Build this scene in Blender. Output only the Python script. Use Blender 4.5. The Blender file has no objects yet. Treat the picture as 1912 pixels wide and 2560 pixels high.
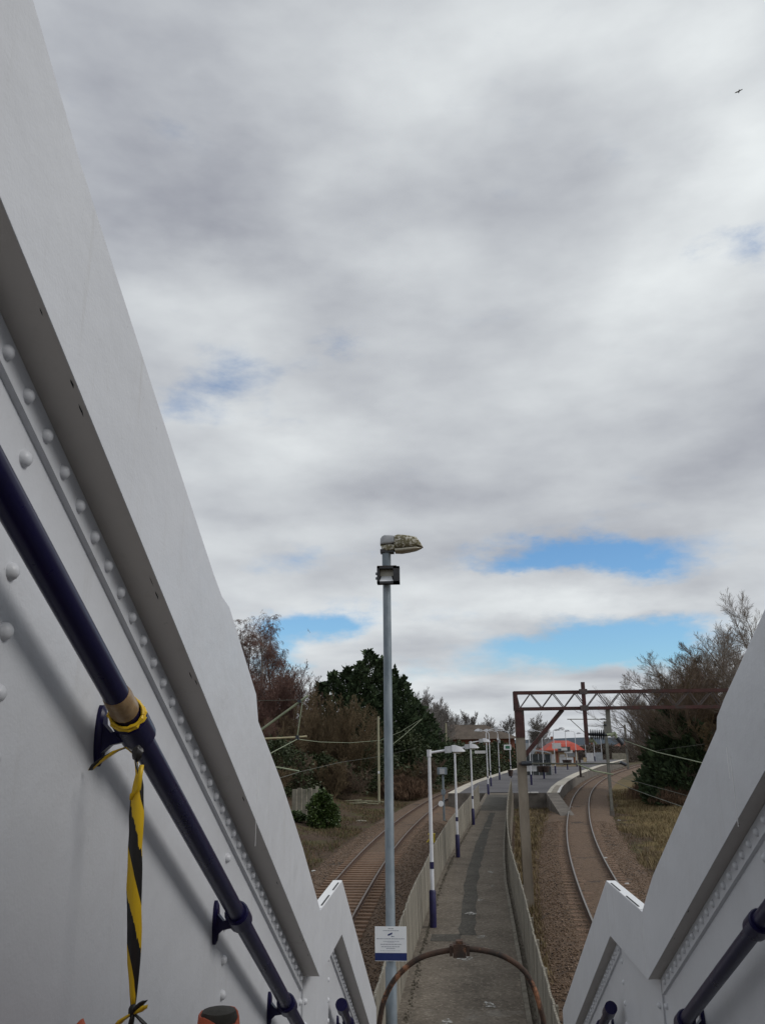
import bpy, math, random
import numpy as np
from math import sin, cos, tan, radians, pi, sqrt, atan2, exp
from mathutils import Vector, Matrix

# ------------------------------------------------------------------ scene, camera
scene = bpy.context.scene
col = scene.collection
R = random.Random(7)
NR = np.random.default_rng(11)

CAMZ = 5.25                                   # camera above rail level (z = 0)
F, CX, CY = 2060.0, 956.0, 1280.0             # photograph: 1912 x 2560
PITCH, ROLL, YAW = radians(15.6), radians(-0.55), radians(3.9)
cam_d = bpy.data.cameras.new('camera')
cam_d.sensor_fit = 'VERTICAL'
cam_d.sensor_height = 36.0
cam_d.lens = 36.0 * F / 2560.0
cam_d.clip_start = 0.05
cam_d.clip_end = 6000
cam = bpy.data.objects.new('camera', cam_d)
col.objects.link(cam)
cam.location = (0, 0, CAMZ)
cam.rotation_euler = (Matrix.Rotation(YAW, 3, 'Z') @ Matrix.Rotation(pi / 2 + PITCH, 3, 'X')
                      @ Matrix.Rotation(ROLL, 3, 'Z')).to_euler()
scene.camera = cam


def ray(px, py):
    x, y = (px - CX) / F, -(py - CY) / F
    c, s = cos(ROLL), sin(ROLL)
    x, y = c * x - s * y, s * x + c * y
    fy = cos(PITCH) - y * sin(PITCH)
    fz = sin(PITCH) + y * cos(PITCH)
    return Vector((x * cos(YAW) - fy * sin(YAW), x * sin(YAW) + fy * cos(YAW), fz))


def at(px, py, y):
    """point on the pixel's ray at world depth y"""
    r = ray(px, py)
    r = r * (y / r.y)
    return Vector((r.x, r.y, r.z + CAMZ))


def gnd(px, py, z):
    """point on the pixel's ray at world height z"""
    r = ray(px, py)
    r = r * ((z - CAMZ) / r.z)
    return Vector((r.x, r.y, z))


# ------------------------------------------------------------------ sun
SUN_EL, SUN_AZ = radians(37), radians(100)
sd = bpy.data.lights.new('sun', 'SUN')
sd.energy = 1.4
sd.angle = radians(22)
sd.color = (1.0, 0.975, 0.94)
sun = bpy.data.objects.new('sun', sd)
col.objects.link(sun)
sdir = Vector((sin(SUN_AZ) * cos(SUN_EL), cos(SUN_AZ) * cos(SUN_EL), sin(SUN_EL)))
sun.rotation_euler = sdir.to_track_quat('Z', 'Y').to_euler()
sun.location = sdir * 60

scene.view_settings.view_transform = 'Standard'
scene.view_settings.look = 'None'
scene.view_settings.exposure = 0.0
scene.view_settings.gamma = 1.0
scene.view_settings.use_curve_mapping = False
scene.render.engine = 'CYCLES'


# ------------------------------------------------------------------ node helpers
class NT:
    def __init__(self, tree):
        self.t = tree
        self.n = tree.nodes
        self.l = tree.links

    def new(self, typ, **kw):
        nd = self.n.new(typ)
        for k, v in kw.items():
            setattr(nd, k, v)
        return nd

    def link(self, a, b):
        self.l.new(a, b)

    def val(self, sock, v):
        if isinstance(v, (int, float)):
            sock.default_value = v
        elif isinstance(v, (tuple, list)):
            if len(sock.default_value) == 4 and len(v) == 3:
                v = (*v, 1)
            sock.default_value = v
        else:
            self.l.new(v, sock)

    def math(self, op, a, b=None, c=None, clamp=False):
        nd = self.new('ShaderNodeMath', operation=op)
        nd.use_clamp = clamp
        self.val(nd.inputs[0], a)
        if b is not None:
            self.val(nd.inputs[1], b)
        if c is not None:
            self.val(nd.inputs[2], c)
        return nd.outputs[0]

    def vmath(self, op, a, b=None):
        nd = self.new('ShaderNodeVectorMath', operation=op)
        self.val(nd.inputs[0], a)
        if b is not None:
            self.val(nd.inputs[1], b)
        return nd.outputs[0]

    def noise(self, vec, scale, detail=4, rough=0.55, dist=0.0, out='Fac'):
        nd = self.new('ShaderNodeTexNoise')
        if vec is not None:
            self.l.new(vec, nd.inputs['Vector'])
        nd.inputs['Scale'].default_value = scale
        nd.inputs['Detail'].default_value = detail
        nd.inputs['Roughness'].default_value = rough
        nd.inputs['Distortion'].default_value = dist
        return nd.outputs[out]

    def ramp(self, fac, pts, interp='LINEAR'):
        nd = self.new('ShaderNodeValToRGB')
        cr = nd.color_ramp
        cr.interpolation = interp
        while len(cr.elements) < len(pts):
            cr.elements.new(0.5)
        for e, (p, c) in zip(cr.elements, pts):
            e.position = p
            e.color = (c, c, c, 1) if isinstance(c, (int, float)) else (*c, 1)
        self.l.new(fac, nd.inputs[0])
        return nd.outputs[0]

    def mix(self, fac, a, b, blend='MIX'):
        nd = self.new('ShaderNodeMix', data_type='RGBA', blend_type=blend)
        self.val(nd.inputs[0], fac)
        self.val(nd.inputs[6], a)
        self.val(nd.inputs[7], b)
        return nd.outputs[2]

    def smooth(self, v, lo, hi):
        nd = self.new('ShaderNodeMapRange', interpolation_type='SMOOTHSTEP')
        self.val(nd.inputs[0], v)
        nd.inputs[1].default_value = lo
        nd.inputs[2].default_value = hi
        return nd.outputs[0]

    def mapping(self, vec, loc=(0, 0, 0), rot=(0, 0, 0), scale=(1, 1, 1)):
        nd = self.new('ShaderNodeMapping')
        self.l.new(vec, nd.inputs[0])
        nd.inputs[1].default_value = loc
        nd.inputs[2].default_value = rot
        nd.inputs[3].default_value = scale
        return nd.outputs[0]


# ------------------------------------------------------------------ world: Nishita sky with broken cloud
world = bpy.data.worlds.new('World')
scene.world = world
world.use_nodes = True
w = NT(world.node_tree)
w.n.clear()
tc = w.new('ShaderNodeTexCoord').outputs['Generated']
sky = w.new('ShaderNodeTexSky', sky_type='NISHITA')
sky.sun_disc = False
sky.sun_elevation = SUN_EL
sky.sun_rotation = SUN_AZ
sky.air_density = 1.0
sky.dust_density = 0.3
sky.ozone_density = 3.0
bg_blue = w.new('ShaderNodeBackground')
w.link(w.mix(1.0, sky.outputs[0], (0.74, 1.0, 1.16), 'MULTIPLY'), bg_blue.inputs[0])
bg_blue.inputs[1].default_value = 0.115

sep = w.new('ShaderNodeSeparateXYZ')
w.link(tc, sep.inputs[0])
dx, dy, dz = sep.outputs
zc = w.math('MAXIMUM', dz, 0.0)
# a flat cloud deck seen in perspective: direction projected on a plane overhead
inv = w.math('DIVIDE', 1.0, w.math('ADD', zc, 0.11))
comb = w.new('ShaderNodeCombineXYZ')
w.link(w.math('MULTIPLY', dx, inv), comb.inputs[0])
w.link(w.math('MULTIPLY', dy, inv), comb.inputs[1])
plane = comb.outputs[0]
dirv = w.mapping(tc, scale=(1.0, 1.0, 2.3))
wob = w.vmath('SUBTRACT', w.noise(dirv, 4.2, 9, 0.62, out='Color'), (0.5, 0.5, 0.5))
wobs = w.new('ShaderNodeSeparateXYZ')
w.link(wob, wobs.inputs[0])
az = w.math('ADD', w.math('ARCTAN2', dx, dy), w.math('MULTIPLY', wobs.outputs[0], 0.30))
el = w.math('ADD', w.math('ARCSINE', dz), w.math('MULTIPLY', wobs.outputs[1], 0.105))


def ae(px, py):
    r = ray(px, py).normalized()
    return atan2(r.x, r.y), math.asin(r.z)


def blob(px, py, wx, wy, amp):
    """soft patch of the cloud deck round one direction; wx, wy in photo pixels"""
    a, e = ae(px, py)
    u = w.math('DIVIDE', w.math('SUBTRACT', az, a), wx / F)
    v = w.math('DIVIDE', w.math('SUBTRACT', el, e), wy / F)
    q = w.math('ADD', w.math('MULTIPLY', u, u), w.math('MULTIPLY', v, v))
    return w.math('MULTIPLY', w.math('EXPONENT', w.math('MULTIPLY', q, -1.0)), amp)


def total(lst):
    s = lst[0]
    for b in lst[1:]:
        s = w.math('ADD', s, b)
    return s


n_big = w.noise(plane, 0.9, 5, 0.5)
n_pl = w.noise(w.vmath('ADD', plane, (7.3, 2.1, 0)), 1.5, 5, 0.46, 0.0)
n_dr = w.noise(w.vmath('ADD', dirv, (2.2, 4.7, 1.3)), 5.2, 7, 0.50, 0.0)
n_mid = w.math('ADD', w.math('MULTIPLY', n_pl, 0.45), w.math('MULTIPLY', n_dr, 0.55))
n_gap = w.noise(w.vmath('ADD', dirv, (3.1, 9.4, 0)), 6.5, 9, 0.62, 0.15)
holes = total([
    blob(1480, 1385, 240, 42, 1.15), blob(1330, 1430, 170, 26, 0.55),
    blob(1560, 1590, 260, 50, 1.15), blob(1330, 1640, 240, 40, 0.7), blob(1680, 1540, 170, 40, 0.6),
    blob(770, 1560, 130, 45, 1.1), blob(720, 1640, 110, 50, 0.8),
    blob(850, 850, 110, 60, 0.40), blob(580, 950, 190, 70, 0.38), blob(1890, 610, 110, 60, 0.5),
    blob(1180, 1690, 200, 30, 0.35), blob(640, 1400, 190, 30, 0.25),
    blob(420, 1010, 110, 60, 0.30), blob(1890, 1360, 150, 40, 0.2)])
gap = w.math('ADD', holes, w.math('MULTIPLY', w.math('SUBTRACT', n_gap, 0.56), 1.7))
blue_f = w.math('MULTIPLY', w.smooth(gap, 0.06, 0.88), 0.97)
shade = total([
    blob(450, 470, 420, 170, -0.15), blob(700, 1330, 330, 45, 0.08), blob(1050, 560, 420, 110, -0.05), blob(1500, 1180, 620, 130, -0.12),
    blob(900, 1090, 420, 90, -0.07), blob(1720, 740, 260, 110, 0.15), blob(600, 700, 260, 90, 0.10),
    blob(1250, 110, 700, 190, 0.09), blob(560, 1080, 260, 90, 0.12), blob(1120, 1490, 560, 70, 0.15),
    blob(1150, 1270, 330, 50, 0.02), blob(1500, 1500, 330, 26, 0.12), blob(1860, 330, 170, 200, 0.12),
    blob(1200, 1715, 380, 45, 0.10), blob(1000, 820, 300, 70, 0.05), blob(1550, 1640, 200, 22, 0.07)])
lum = w.math('ADD', w.math('ADD', 0.58, shade),
             w.math('ADD', w.math('MULTIPLY', w.math('SUBTRACT', n_mid, 0.5), 1.0),
                    w.math('MULTIPLY', w.math('SUBTRACT', n_big, 0.5), 0.30)))
lum = w.math('MINIMUM', w.math('MAXIMUM', lum, 0.30), 0.88)
cl = w.new('ShaderNodeCombineColor')
w.link(w.math('MULTIPLY', lum, 0.955), cl.inputs[0])
w.link(w.math('MULTIPLY', lum, 1.0), cl.inputs[1])
w.link(w.math('ADD', w.math('MULTIPLY', lum, 0.93), 0.072), cl.inputs[2])
bg_cloud = w.new('ShaderNodeBackground')
w.link(cl.outputs[0], bg_cloud.inputs[0])
bg_cloud.inputs[1].default_value = 1.0
mixs = w.new('ShaderNodeMixShader')
w.link(blue_f, mixs.inputs[0])
w.link(bg_cloud.outputs[0], mixs.inputs[1])
w.link(bg_blue.outputs[0], mixs.inputs[2])
wout = w.new('ShaderNodeOutputWorld')
w.link(mixs.outputs[0], wout.inputs[0])


# ------------------------------------------------------------------ materials
def mat(name, c1, c2=None, scale=6.0, rough=0.7, bump=0.0, bscale=None, metal=0.0, spot=None, spot_scale=3.0,
        spot_amt=0.5, coord='Object', detail=6, stretch=(1, 1, 1), lo=0.35, hi=0.65, rnd=0.0, spec=0.5, coat=0.0,
        bdist=0.01, trans=0.0, speck=0.0):
    m = bpy.data.materials.new(name)
    m.use_nodes = True
    t = NT(m.node_tree)
    b = t.n['Principled BSDF']
    c2 = c2 or c1
    if coord == 'World':
        v = t.new('ShaderNodeNewGeometry').outputs['Position']
    else:
        v = t.new('ShaderNodeTexCoord').outputs[coord]
    if stretch != (1, 1, 1):
        v = t.mapping(v, scale=stretch)
    n1 = t.noise(v, scale, detail, 0.6)
    c = t.ramp(n1, [(lo, c1), (hi, c2)])
    if spot:
        n2 = t.noise(t.vmath('ADD', v, (5.2, 1.3, 8.1)), spot_scale, 7, 0.65)
        c = t.mix(t.smooth(n2, 1 - spot_amt, 1 - spot_amt + 0.14), c, spot)
    if speck > 0:
        n3 = t.noise(v, speck, 3, 0.7)
        c = t.mix(t.math('MULTIPLY', t.smooth(n3, 0.52, 0.70), 0.6), c, tuple(min(1.0, x * 2.0) for x in c2))
        c = t.mix(t.math('MULTIPLY', t.smooth(n3, 0.46, 0.30), 0.6), c, tuple(x * 0.4 for x in c1))
    if rnd > 0:
        oi = t.new('ShaderNodeObjectInfo').outputs['Random']
        f = t.math('ADD', 1.0 - rnd, t.math('MULTIPLY', oi, 2 * rnd))
        vm = t.new('ShaderNodeVectorMath', operation='SCALE')
        t.link(c, vm.inputs[0])
        t.link(f, vm.inputs[3])
        c = vm.outputs[0]
    t.link(c, b.inputs['Base Color'])
    b.inputs['Roughness'].default_value = rough
    b.inputs['Metallic'].default_value = metal
    b.inputs['Specular IOR Level'].default_value = spec
    b.inputs['Coat Weight'].default_value = coat
    if trans:
        b.inputs['Transmission Weight'].default_value = trans
    if bump > 0:
        bn = t.new('ShaderNodeBump')
        bn.inputs['Strength'].default_value = bump
        bn.inputs['Distance'].default_value = bdist
        t.link(t.noise(v, bscale or scale * 3, 5, 0.6), bn.inputs['Height'])
        t.link(bn.outputs[0], b.inputs['Normal'])
    return m


def paint_mat(name, base, dirt, rough=0.38, relief=0.5):
    """thick gloss paint brushed on old plate: orange peel, slow ripples, thin dirt runs"""
    m = bpy.data.materials.new(name)
    m.use_nodes = True
    t = NT(m.node_tree)
    b = t.n['Principled BSDF']
    v = t.new('ShaderNodeTexCoord').outputs['Object']
    c = t.ramp(t.noise(v, 2.2, 5, 0.6), [(0.3, base), (0.75, tuple(x * 0.93 for x in base))])
    runs = t.noise(t.mapping(v, scale=(14, 14, 0.9)), 1.0, 5, 0.7)
    c = t.mix(t.math('MULTIPLY', t.smooth(runs, 0.56, 0.80), 0.45), c, dirt)
    specks = t.noise(v, 60, 3, 0.5)
    c = t.mix(t.math('MULTIPLY', t.smooth(specks, 0.72, 0.80), 0.5), c, tuple(x * 0.55 for x in base))
    t.link(c, b.inputs['Base Color'])
    t.link(t.math('ADD', rough - 0.06, t.math('MULTIPLY', t.noise(v, 9, 4, 0.6), 0.16)), b.inputs['Roughness'])
    b.inputs['Specular IOR Level'].default_value = 0.45 if base[0] > 0.05 else 0.22
    h = t.math('ADD', t.math('MULTIPLY', t.noise(v, 3.5, 3, 0.5), 1.0), t.math('MULTIPLY', t.noise(v, 130, 2, 0.5), 0.05))
    h = t.math('ADD', h, t.math('MULTIPLY', t.noise(v, 34, 4, 0.6), 0.085))
    bn = t.new('ShaderNodeBump')
    bn.inputs['Strength'].default_value = relief
    bn.inputs['Distance'].default_value = 0.02
    t.link(h, bn.inputs['Height'])
    t.link(bn.outputs[0], b.inputs['Normal'])
    return m


MT = {}
MT['steel_white'] = paint_mat('white_steel_paint', (0.575, 0.585, 0.61), (0.42, 0.41, 0.39))
MT['steel_under'] = paint_mat('flange_steel_paint', (0.46, 0.43, 0.40), (0.26, 0.235, 0.20), 0.55)  # flange paint, darker and browner than the web plates
MT['lit_top_run_white'] = paint_mat('lit_top_and_run_white', (0.78, 0.78, 0.78), (0.6, 0.6, 0.6))  # skylight on the landing tops painted as whiter colour; also white paint runs
MT['navy'] = paint_mat('navy_paint', (0.0075, 0.006, 0.040), (0.010, 0.008, 0.022), 0.27, 0.04)
MT['navy_rough'] = mat('worn_navy_paint', (0.010, 0.009, 0.050), (0.018, 0.015, 0.08), 5, 0.45, 0.2, 20, spot=(0.35, 0.34, 0.36), spot_scale=9, spot_amt=0.28)
MT['dark_slot'] = mat('dark_gap', (0.03, 0.03, 0.032), rough=0.8)
MT['tread'] = mat('worn_tread', (0.24, 0.23, 0.22), (0.36, 0.35, 0.33), 12, 0.85, 0.4, 60)
MT['galv'] = mat('galvanised_steel', (0.15, 0.185, 0.215), (0.25, 0.285, 0.315), 7, 0.48, 0.06, 30, metal=0.35, stretch=(1, 1, 0.35), spot=(0.17, 0.19, 0.20), spot_scale=5, spot_amt=0.42, rnd=0.0)
MT['lamp_white'] = mat('lamp_column_paint', (0.58, 0.59, 0.63), (0.68, 0.69, 0.72), 4, 0.4, 0.05, 30, spot=(0.4, 0.4, 0.4), spot_scale=6, spot_amt=0.3)
MT['lamp_head'] = mat('lamp_head_grey', (0.33, 0.35, 0.37), (0.46, 0.47, 0.49), 9, 0.5, 0.05, 30)
MT['lichen'] = mat('lichen_crusted_shell', (0.13, 0.115, 0.06), (0.20, 0.18, 0.11), 22, 0.95, 0.6, 60, spot=(0.66, 0.64, 0.57), spot_scale=24, spot_amt=0.52)
MT['lens'] = mat('lamp_lens', (0.30, 0.28, 0.22), (0.42, 0.40, 0.33), 8, 0.25)
MT['black'] = mat('black_plastic', (0.02, 0.02, 0.024), (0.035, 0.035, 0.04), 8, 0.5)
MT['reflector'] = mat('metal_reflector', (0.55, 0.56, 0.58), (0.75, 0.76, 0.78), 10, 0.22, metal=0.85)
MT['sign_white'] = mat('sign_white', (0.80, 0.82, 0.85), (0.84, 0.86, 0.88), 5, 0.4)
MT['sign_blue'] = mat('sign_blue', (0.012, 0.025, 0.12), (0.02, 0.035, 0.15), 6, 0.4)
MT['sign_ink'] = mat('sign_grey_print', (0.30, 0.31, 0.36), rough=0.5)
MT['rust'] = mat('rusty_pipe', (0.020, 0.015, 0.012), (0.070, 0.036, 0.022), 7, 0.85, 0.6, 40, coord='World', spot=(0.30, 0.135, 0.07), spot_scale=5.5, spot_amt=0.46)
MT['gantry'] = mat('rust_red_gantry', (0.050, 0.018, 0.017), (0.082, 0.031, 0.028), 4, 0.75, 0.15, 30, coord='World', spot=(0.05, 0.04, 0.035), spot_scale=1.7, spot_amt=0.5)
MT['gantry_dark'] = mat('weathered_lattice', (0.06, 0.058, 0.06), (0.12, 0.09, 0.085), 5, 0.75, coord='World')
MT['mast'] = mat('weathered_mast', (0.20, 0.17, 0.135), (0.27, 0.235, 0.19), 3, 0.85, 0.3, 30, stretch=(1, 1, 0.3), spot=(0.13, 0.065, 0.04), spot_scale=0.8, spot_amt=0.34)
MT['mast_grey'] = mat('grey_mast', (0.13, 0.13, 0.115), (0.20, 0.20, 0.175), 3, 0.8, 0.2, 20)
MT['mast_dark'] = mat('dark_mast', (0.03, 0.022, 0.02), (0.065, 0.045, 0.04), 3, 0.8)
MT['ohle_green'] = mat('verdigris_tube', (0.19, 0.23, 0.15), (0.30, 0.33, 0.22), 5, 0.7)
MT['ohle_tan'] = mat('fibreglass_rod', (0.36, 0.32, 0.19), (0.46, 0.41, 0.26), 5, 0.6)
MT['wire'] = mat('catenary_wire', (0.06, 0.065, 0.05), (0.10, 0.10, 0.08), 5, 0.7)
MT['insulator'] = mat('dark_insulator', (0.02, 0.026, 0.035), (0.04, 0.045, 0.055), 8, 0.3)
MT['fence'] = mat('weathered_fence_board', (0.15, 0.135, 0.108), (0.25, 0.228, 0.186), 5, 0.9, 0.4, 25, stretch=(1, 1, 0.25), spot=(0.10, 0.10, 0.066), spot_scale=2.0, spot_amt=0.45, rnd=0.16, speck=14)
MT['asphalt'] = mat('worn_asphalt', (0.118, 0.100, 0.080), (0.180, 0.154, 0.124), 1.1, 0.95, 0.5, 90, coord='World', spot=(0.22, 0.20, 0.172), spot_scale=0.8, spot_amt=0.40, spec=0.25, speck=16)
MT['asphalt_dark'] = mat('asphalt_patch', (0.066, 0.061, 0.052), (0.098, 0.091, 0.078), 1.6, 0.95, 0.5, 90, coord='World', spec=0.25, speck=18)
MT['asphalt_grey'] = mat('platform_asphalt', (0.105, 0.10, 0.105), (0.15, 0.145, 0.15), 0.35, 0.95, coord='World', spec=0.25)
MT['kerb'] = mat('mossy_kerb', (0.13, 0.115, 0.09), (0.22, 0.2, 0.165), 6, 0.95, 0.4, 40, coord='World', spot=(0.055, 0.05, 0.03), spot_scale=3, spot_amt=0.45)
MT['splash'] = mat('white_dropping', (0.34, 0.33, 0.30), (0.55, 0.54, 0.51), 14, 0.9, coord='World')
_t = NT(MT['splash'].node_tree)
_p = _t.new('ShaderNodeNewGeometry').outputs['Position']
_t.link(_t.smooth(_t.noise(_p, 14, 6, 0.75), 0.40, 0.66), _t.n['Principled BSDF'].inputs['Alpha'])
MT['plat_edge'] = mat('platform_edge_slab', (0.44, 0.40, 0.33), (0.56, 0.52, 0.44), 1.0, 0.9, coord='World', spot=(0.34, 0.31, 0.26), spot_scale=0.6, spot_amt=0.45)
MT['plat_line'] = mat('platform_white_line', (0.62, 0.60, 0.56), (0.74, 0.72, 0.68), 2, 0.8, coord='World')
MT['plat_mid'] = mat('platform_tactile_slab', (0.25, 0.22, 0.175), (0.32, 0.285, 0.23), 1.4, 0.9, coord='World')
MT['plat_wall'] = mat('platform_wall', (0.09, 0.08, 0.068), (0.17, 0.15, 0.13), 1.2, 0.95, 0.3, 10, coord='World')
MT['rail_side'] = mat('rusty_rail', (0.06, 0.033, 0.022), (0.10, 0.056, 0.036), 6, 0.85, coord='World')
MT['rail_top'] = mat('polished_rail_head', (0.20, 0.18, 0.16), (0.28, 0.255, 0.23), 2, 0.5, metal=0.5, coord='World')
MT['rail_top_dull'] = mat('dull_rail_head', (0.15, 0.125, 0.11), (0.24, 0.20, 0.175), 1.4, 0.5, metal=0.5, coord='World')
MT['sleeper'] = mat('stained_sleeper', (0.15, 0.092, 0.058), (0.215, 0.13, 0.082), 5, 0.9, 0.4, 30, rnd=0.12)
MT['ballast'] = mat('ballast_bed', (0.085, 0.052, 0.032), (0.185, 0.122, 0.078), 7, 0.95, 0.9, 26, coord='World', spot=(0.045, 0.032, 0.024), spot_scale=0.6, spot_amt=0.45, bdist=0.05, lo=0.3, hi=0.7)
MT['stone_a'] = mat('ballast_stone_brown', (0.105, 0.066, 0.042), (0.20, 0.135, 0.088), 1.3, 0.95, coord='World', lo=0.3, hi=0.7)
MT['stone_b'] = mat('ballast_stone_pink', (0.20, 0.140, 0.100), (0.31, 0.225, 0.165), 1.1, 0.95, coord='World')
MT['stone_c'] = mat('ballast_stone_dark', (0.04, 0.030, 0.025), (0.085, 0.062, 0.05), 1.5, 0.95, coord='World')
MT['orange'] = mat('faded_orange_plastic', (0.42, 0.072, 0.028), (0.50, 0.10, 0.04), 7, 0.6, 0.1, 30)
MT['cone_black'] = mat('scuffed_rubber', (0.03, 0.028, 0.024), (0.06, 0.055, 0.045), 9, 0.8, 0.3, 50)
MT['tape_yellow'] = mat('tape_yellow', (0.66, 0.42, 0.012), (0.76, 0.50, 0.02), 14, 0.4)
MT['tape_black'] = mat('tape_black', (0.012, 0.010, 0.009), (0.02, 0.018, 0.016), 9, 0.38)
MT['parcel_tape'] = mat('brown_parcel_tape', (0.22, 0.135, 0.06), (0.34, 0.23, 0.12), 30, 0.32, 0.2, 60)
MT['roof_red'] = mat('red_roof', (0.36, 0.048, 0.030), (0.45, 0.075, 0.045), 1.0, 0.7, coord='World')
MT['brick_red'] = mat('red_brick_far', (0.22, 0.085, 0.055), (0.30, 0.12, 0.08), 1.2, 0.9, coord='World')
MT['cream'] = mat('cream_render', (0.42, 0.33, 0.20), (0.52, 0.42, 0.27), 1, 0.9, coord='World')
MT['pale_panel'] = mat('pale_panel', (0.55, 0.55, 0.55), (0.66, 0.66, 0.66), 1.5, 0.7, coord='World')
MT['grey_metal'] = mat('grey_sheet_metal', (0.30, 0.32, 0.34), (0.40, 0.42, 0.44), 1, 0.55, coord='World')
MT['dark_panel'] = mat('dark_panel', (0.05, 0.055, 0.055), (0.085, 0.09, 0.09), 2, 0.6, coord='World')
MT['glass'] = mat('shelter_glass', (0.03, 0.04, 0.045), (0.06, 0.07, 0.075), 2, 0.08, coord='World')
MT['roof_brown'] = mat('brown_tiled_roof', (0.075, 0.058, 0.045), (0.12, 0.095, 0.075), 0.8, 0.9, coord='World')
MT['grey_roof'] = mat('slate_roof', (0.10, 0.09, 0.10), (0.15, 0.14, 0.15), 0.6, 0.85, coord='World')
MT['concrete'] = mat('stained_concrete', (0.20, 0.185, 0.145), (0.31, 0.285, 0.23), 1.5, 0.95, 0.3, 12, coord='World', spot=(0.11, 0.115, 0.075), spot_scale=1.0, spot_amt=0.45)
MT['wood_pole'] = mat('grey_green_timber', (0.27, 0.26, 0.17), (0.36, 0.345, 0.24), 4, 0.9, 0.2, 20, stretch=(1, 1, 0.2))
MT['planter'] = mat('dark_planter', (0.035, 0.022, 0.02), (0.07, 0.045, 0.035), 5, 0.9)
MT['yellow_box'] = mat('yellow_plastic', (0.52, 0.38, 0.03), (0.6, 0.45, 0.05), 5, 0.6)
MT['green_sign'] = mat('green_sign', (0.03, 0.16, 0.09), rough=0.5)
MT['bird'] = mat('gull_grey', (0.10, 0.10, 0.11), (0.30, 0.30, 0.31), 9, 0.8)
MT['bark_brown'] = mat('brown_bark', (0.105, 0.076, 0.055), (0.19, 0.14, 0.102), 2.5, 0.95, coord='World', rnd=0.15)
MT['bark_red'] = mat('reddish_twig', (0.115, 0.063, 0.050), (0.185, 0.108, 0.088), 2.0, 0.95, coord='World', rnd=0.12)
MT['bark_grey'] = mat('grey_twig', (0.15, 0.128, 0.108), (0.25, 0.215, 0.185), 2.0, 0.95, coord='World', rnd=0.15)
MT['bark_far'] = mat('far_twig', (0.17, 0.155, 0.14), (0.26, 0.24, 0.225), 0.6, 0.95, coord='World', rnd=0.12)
MT['bark_olive'] = mat('olive_twig', (0.110, 0.078, 0.042), (0.180, 0.132, 0.075), 1.2, 0.95, coord='World', rnd=0.12)
MT['birch'] = mat('birch_bark', (0.20, 0.17, 0.15), (0.34, 0.30, 0.27), 5, 0.9, coord='World', spot=(0.05, 0.04, 0.04), spot_scale=3, spot_amt=0.42)
MT['conifer'] = mat('conifer_spray', (0.022, 0.042, 0.017), (0.046, 0.074, 0.026), 0.9, 0.85, coord='World', spot=(0.085, 0.105, 0.035), spot_scale=1.3, spot_amt=0.40)
MT['ivy'] = mat('ivy_leaf', (0.026, 0.040, 0.013), (0.055, 0.072, 0.024), 1.0, 0.6, coord='World', spot=(0.062, 0.07, 0.025), spot_scale=1.6, spot_amt=0.36)
MT['bush'] = mat('laurel_leaf', (0.026, 0.050, 0.010), (0.062, 0.098, 0.020), 2.2, 0.5, coord='World', spot=(0.10, 0.13, 0.028), spot_scale=2.4, spot_amt=0.38)
MT['grass_dry'] = mat('dry_grass', (0.135, 0.100, 0.048), (0.235, 0.180, 0.092), 0.5, 0.9, coord='World', spot=(0.085, 0.075, 0.026), spot_scale=0.35, spot_amt=0.42)
MT['grass_green'] = mat('rough_grass', (0.06, 0.062, 0.022), (0.115, 0.105, 0.04), 0.6, 0.9, coord='World')
MT['bracken'] = mat('dead_bracken', (0.085, 0.050, 0.028), (0.165, 0.102, 0.058), 0.8, 0.95, coord='World')
MT['rust_stalk'] = mat('rusty_stalk', (0.085, 0.052, 0.032), (0.16, 0.10, 0.062), 0.7, 0.95, coord='World')
MT['far_scrub'] = mat('far_scrub', (0.070, 0.054, 0.042), (0.12, 0.096, 0.076), 0.25, 0.95, coord='World')
MT['litter'] = mat('pale_litter', (0.5, 0.5, 0.48), (0.65, 0.65, 0.63), 3, 0.8)


def ground_mat():
    m = bpy.data.materials.new('cutting_earth')
    m.use_nodes = True
    t = NT(m.node_tree)
    b = t.n['Principled BSDF']
    p = t.new('ShaderNodeNewGeometry').outputs['Position']
    s = t.new('ShaderNodeSeparateXYZ')
    t.link(p, s.inputs[0])
    n1 = t.noise(p, 0.35, 8, 0.65)
    n2 = t.noise(p, 2.6, 8, 0.7)
    n3 = t.noise(p, 12, 5, 0.7)
    earth = t.ramp(n2, [(0.3, (0.042, 0.028, 0.019)), (0.55, (0.078, 0.052, 0.035)), (0.75, (0.14, 0.098, 0.066))])
    green = t.ramp(n3, [(0.3, (0.045, 0.044, 0.018)), (0.7, (0.095, 0.085, 0.036))])
    straw = t.ramp(n3, [(0.3, (0.12, 0.085, 0.036)), (0.7, (0.225, 0.168, 0.075))])
    far = t.ramp(n1, [(0.35, (0.06, 0.05, 0.03)), (0.65, (0.11, 0.09, 0.05))])
    c = t.mix(t.smooth(n1, 0.48, 0.62), earth, green)
    # dry grass covers the right-hand bank beyond the ballast shoulder
    edge = t.math('SUBTRACT', s.outputs[0], t.math('ADD', 3.5, t.math('MULTIPLY', s.outputs[1], 0.135)))
    f = t.smooth(t.math('ADD', edge, t.math('MULTIPLY', t.math('SUBTRACT', n1, 0.5), 7.0)), 0.2, 2.2)
    c = t.mix(f, c, straw)
    c = t.mix(t.smooth(s.outputs[1], 90, 150), c, far)
    t.link(c, b.inputs['Base Color'])
    b.inputs['Roughness'].default_value = 0.97
    b.inputs['Specular IOR Level'].default_value = 0.2
    bn = t.new('ShaderNodeBump')
    bn.inputs['Strength'].default_value = 0.8
    bn.inputs['Distance'].default_value = 0.06
    t.link(t.noise(p, 9, 6, 0.7), bn.inputs['Height'])
    t.link(bn.outputs[0], b.inputs['Normal'])
    return m


MT['ground'] = ground_mat()


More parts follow.
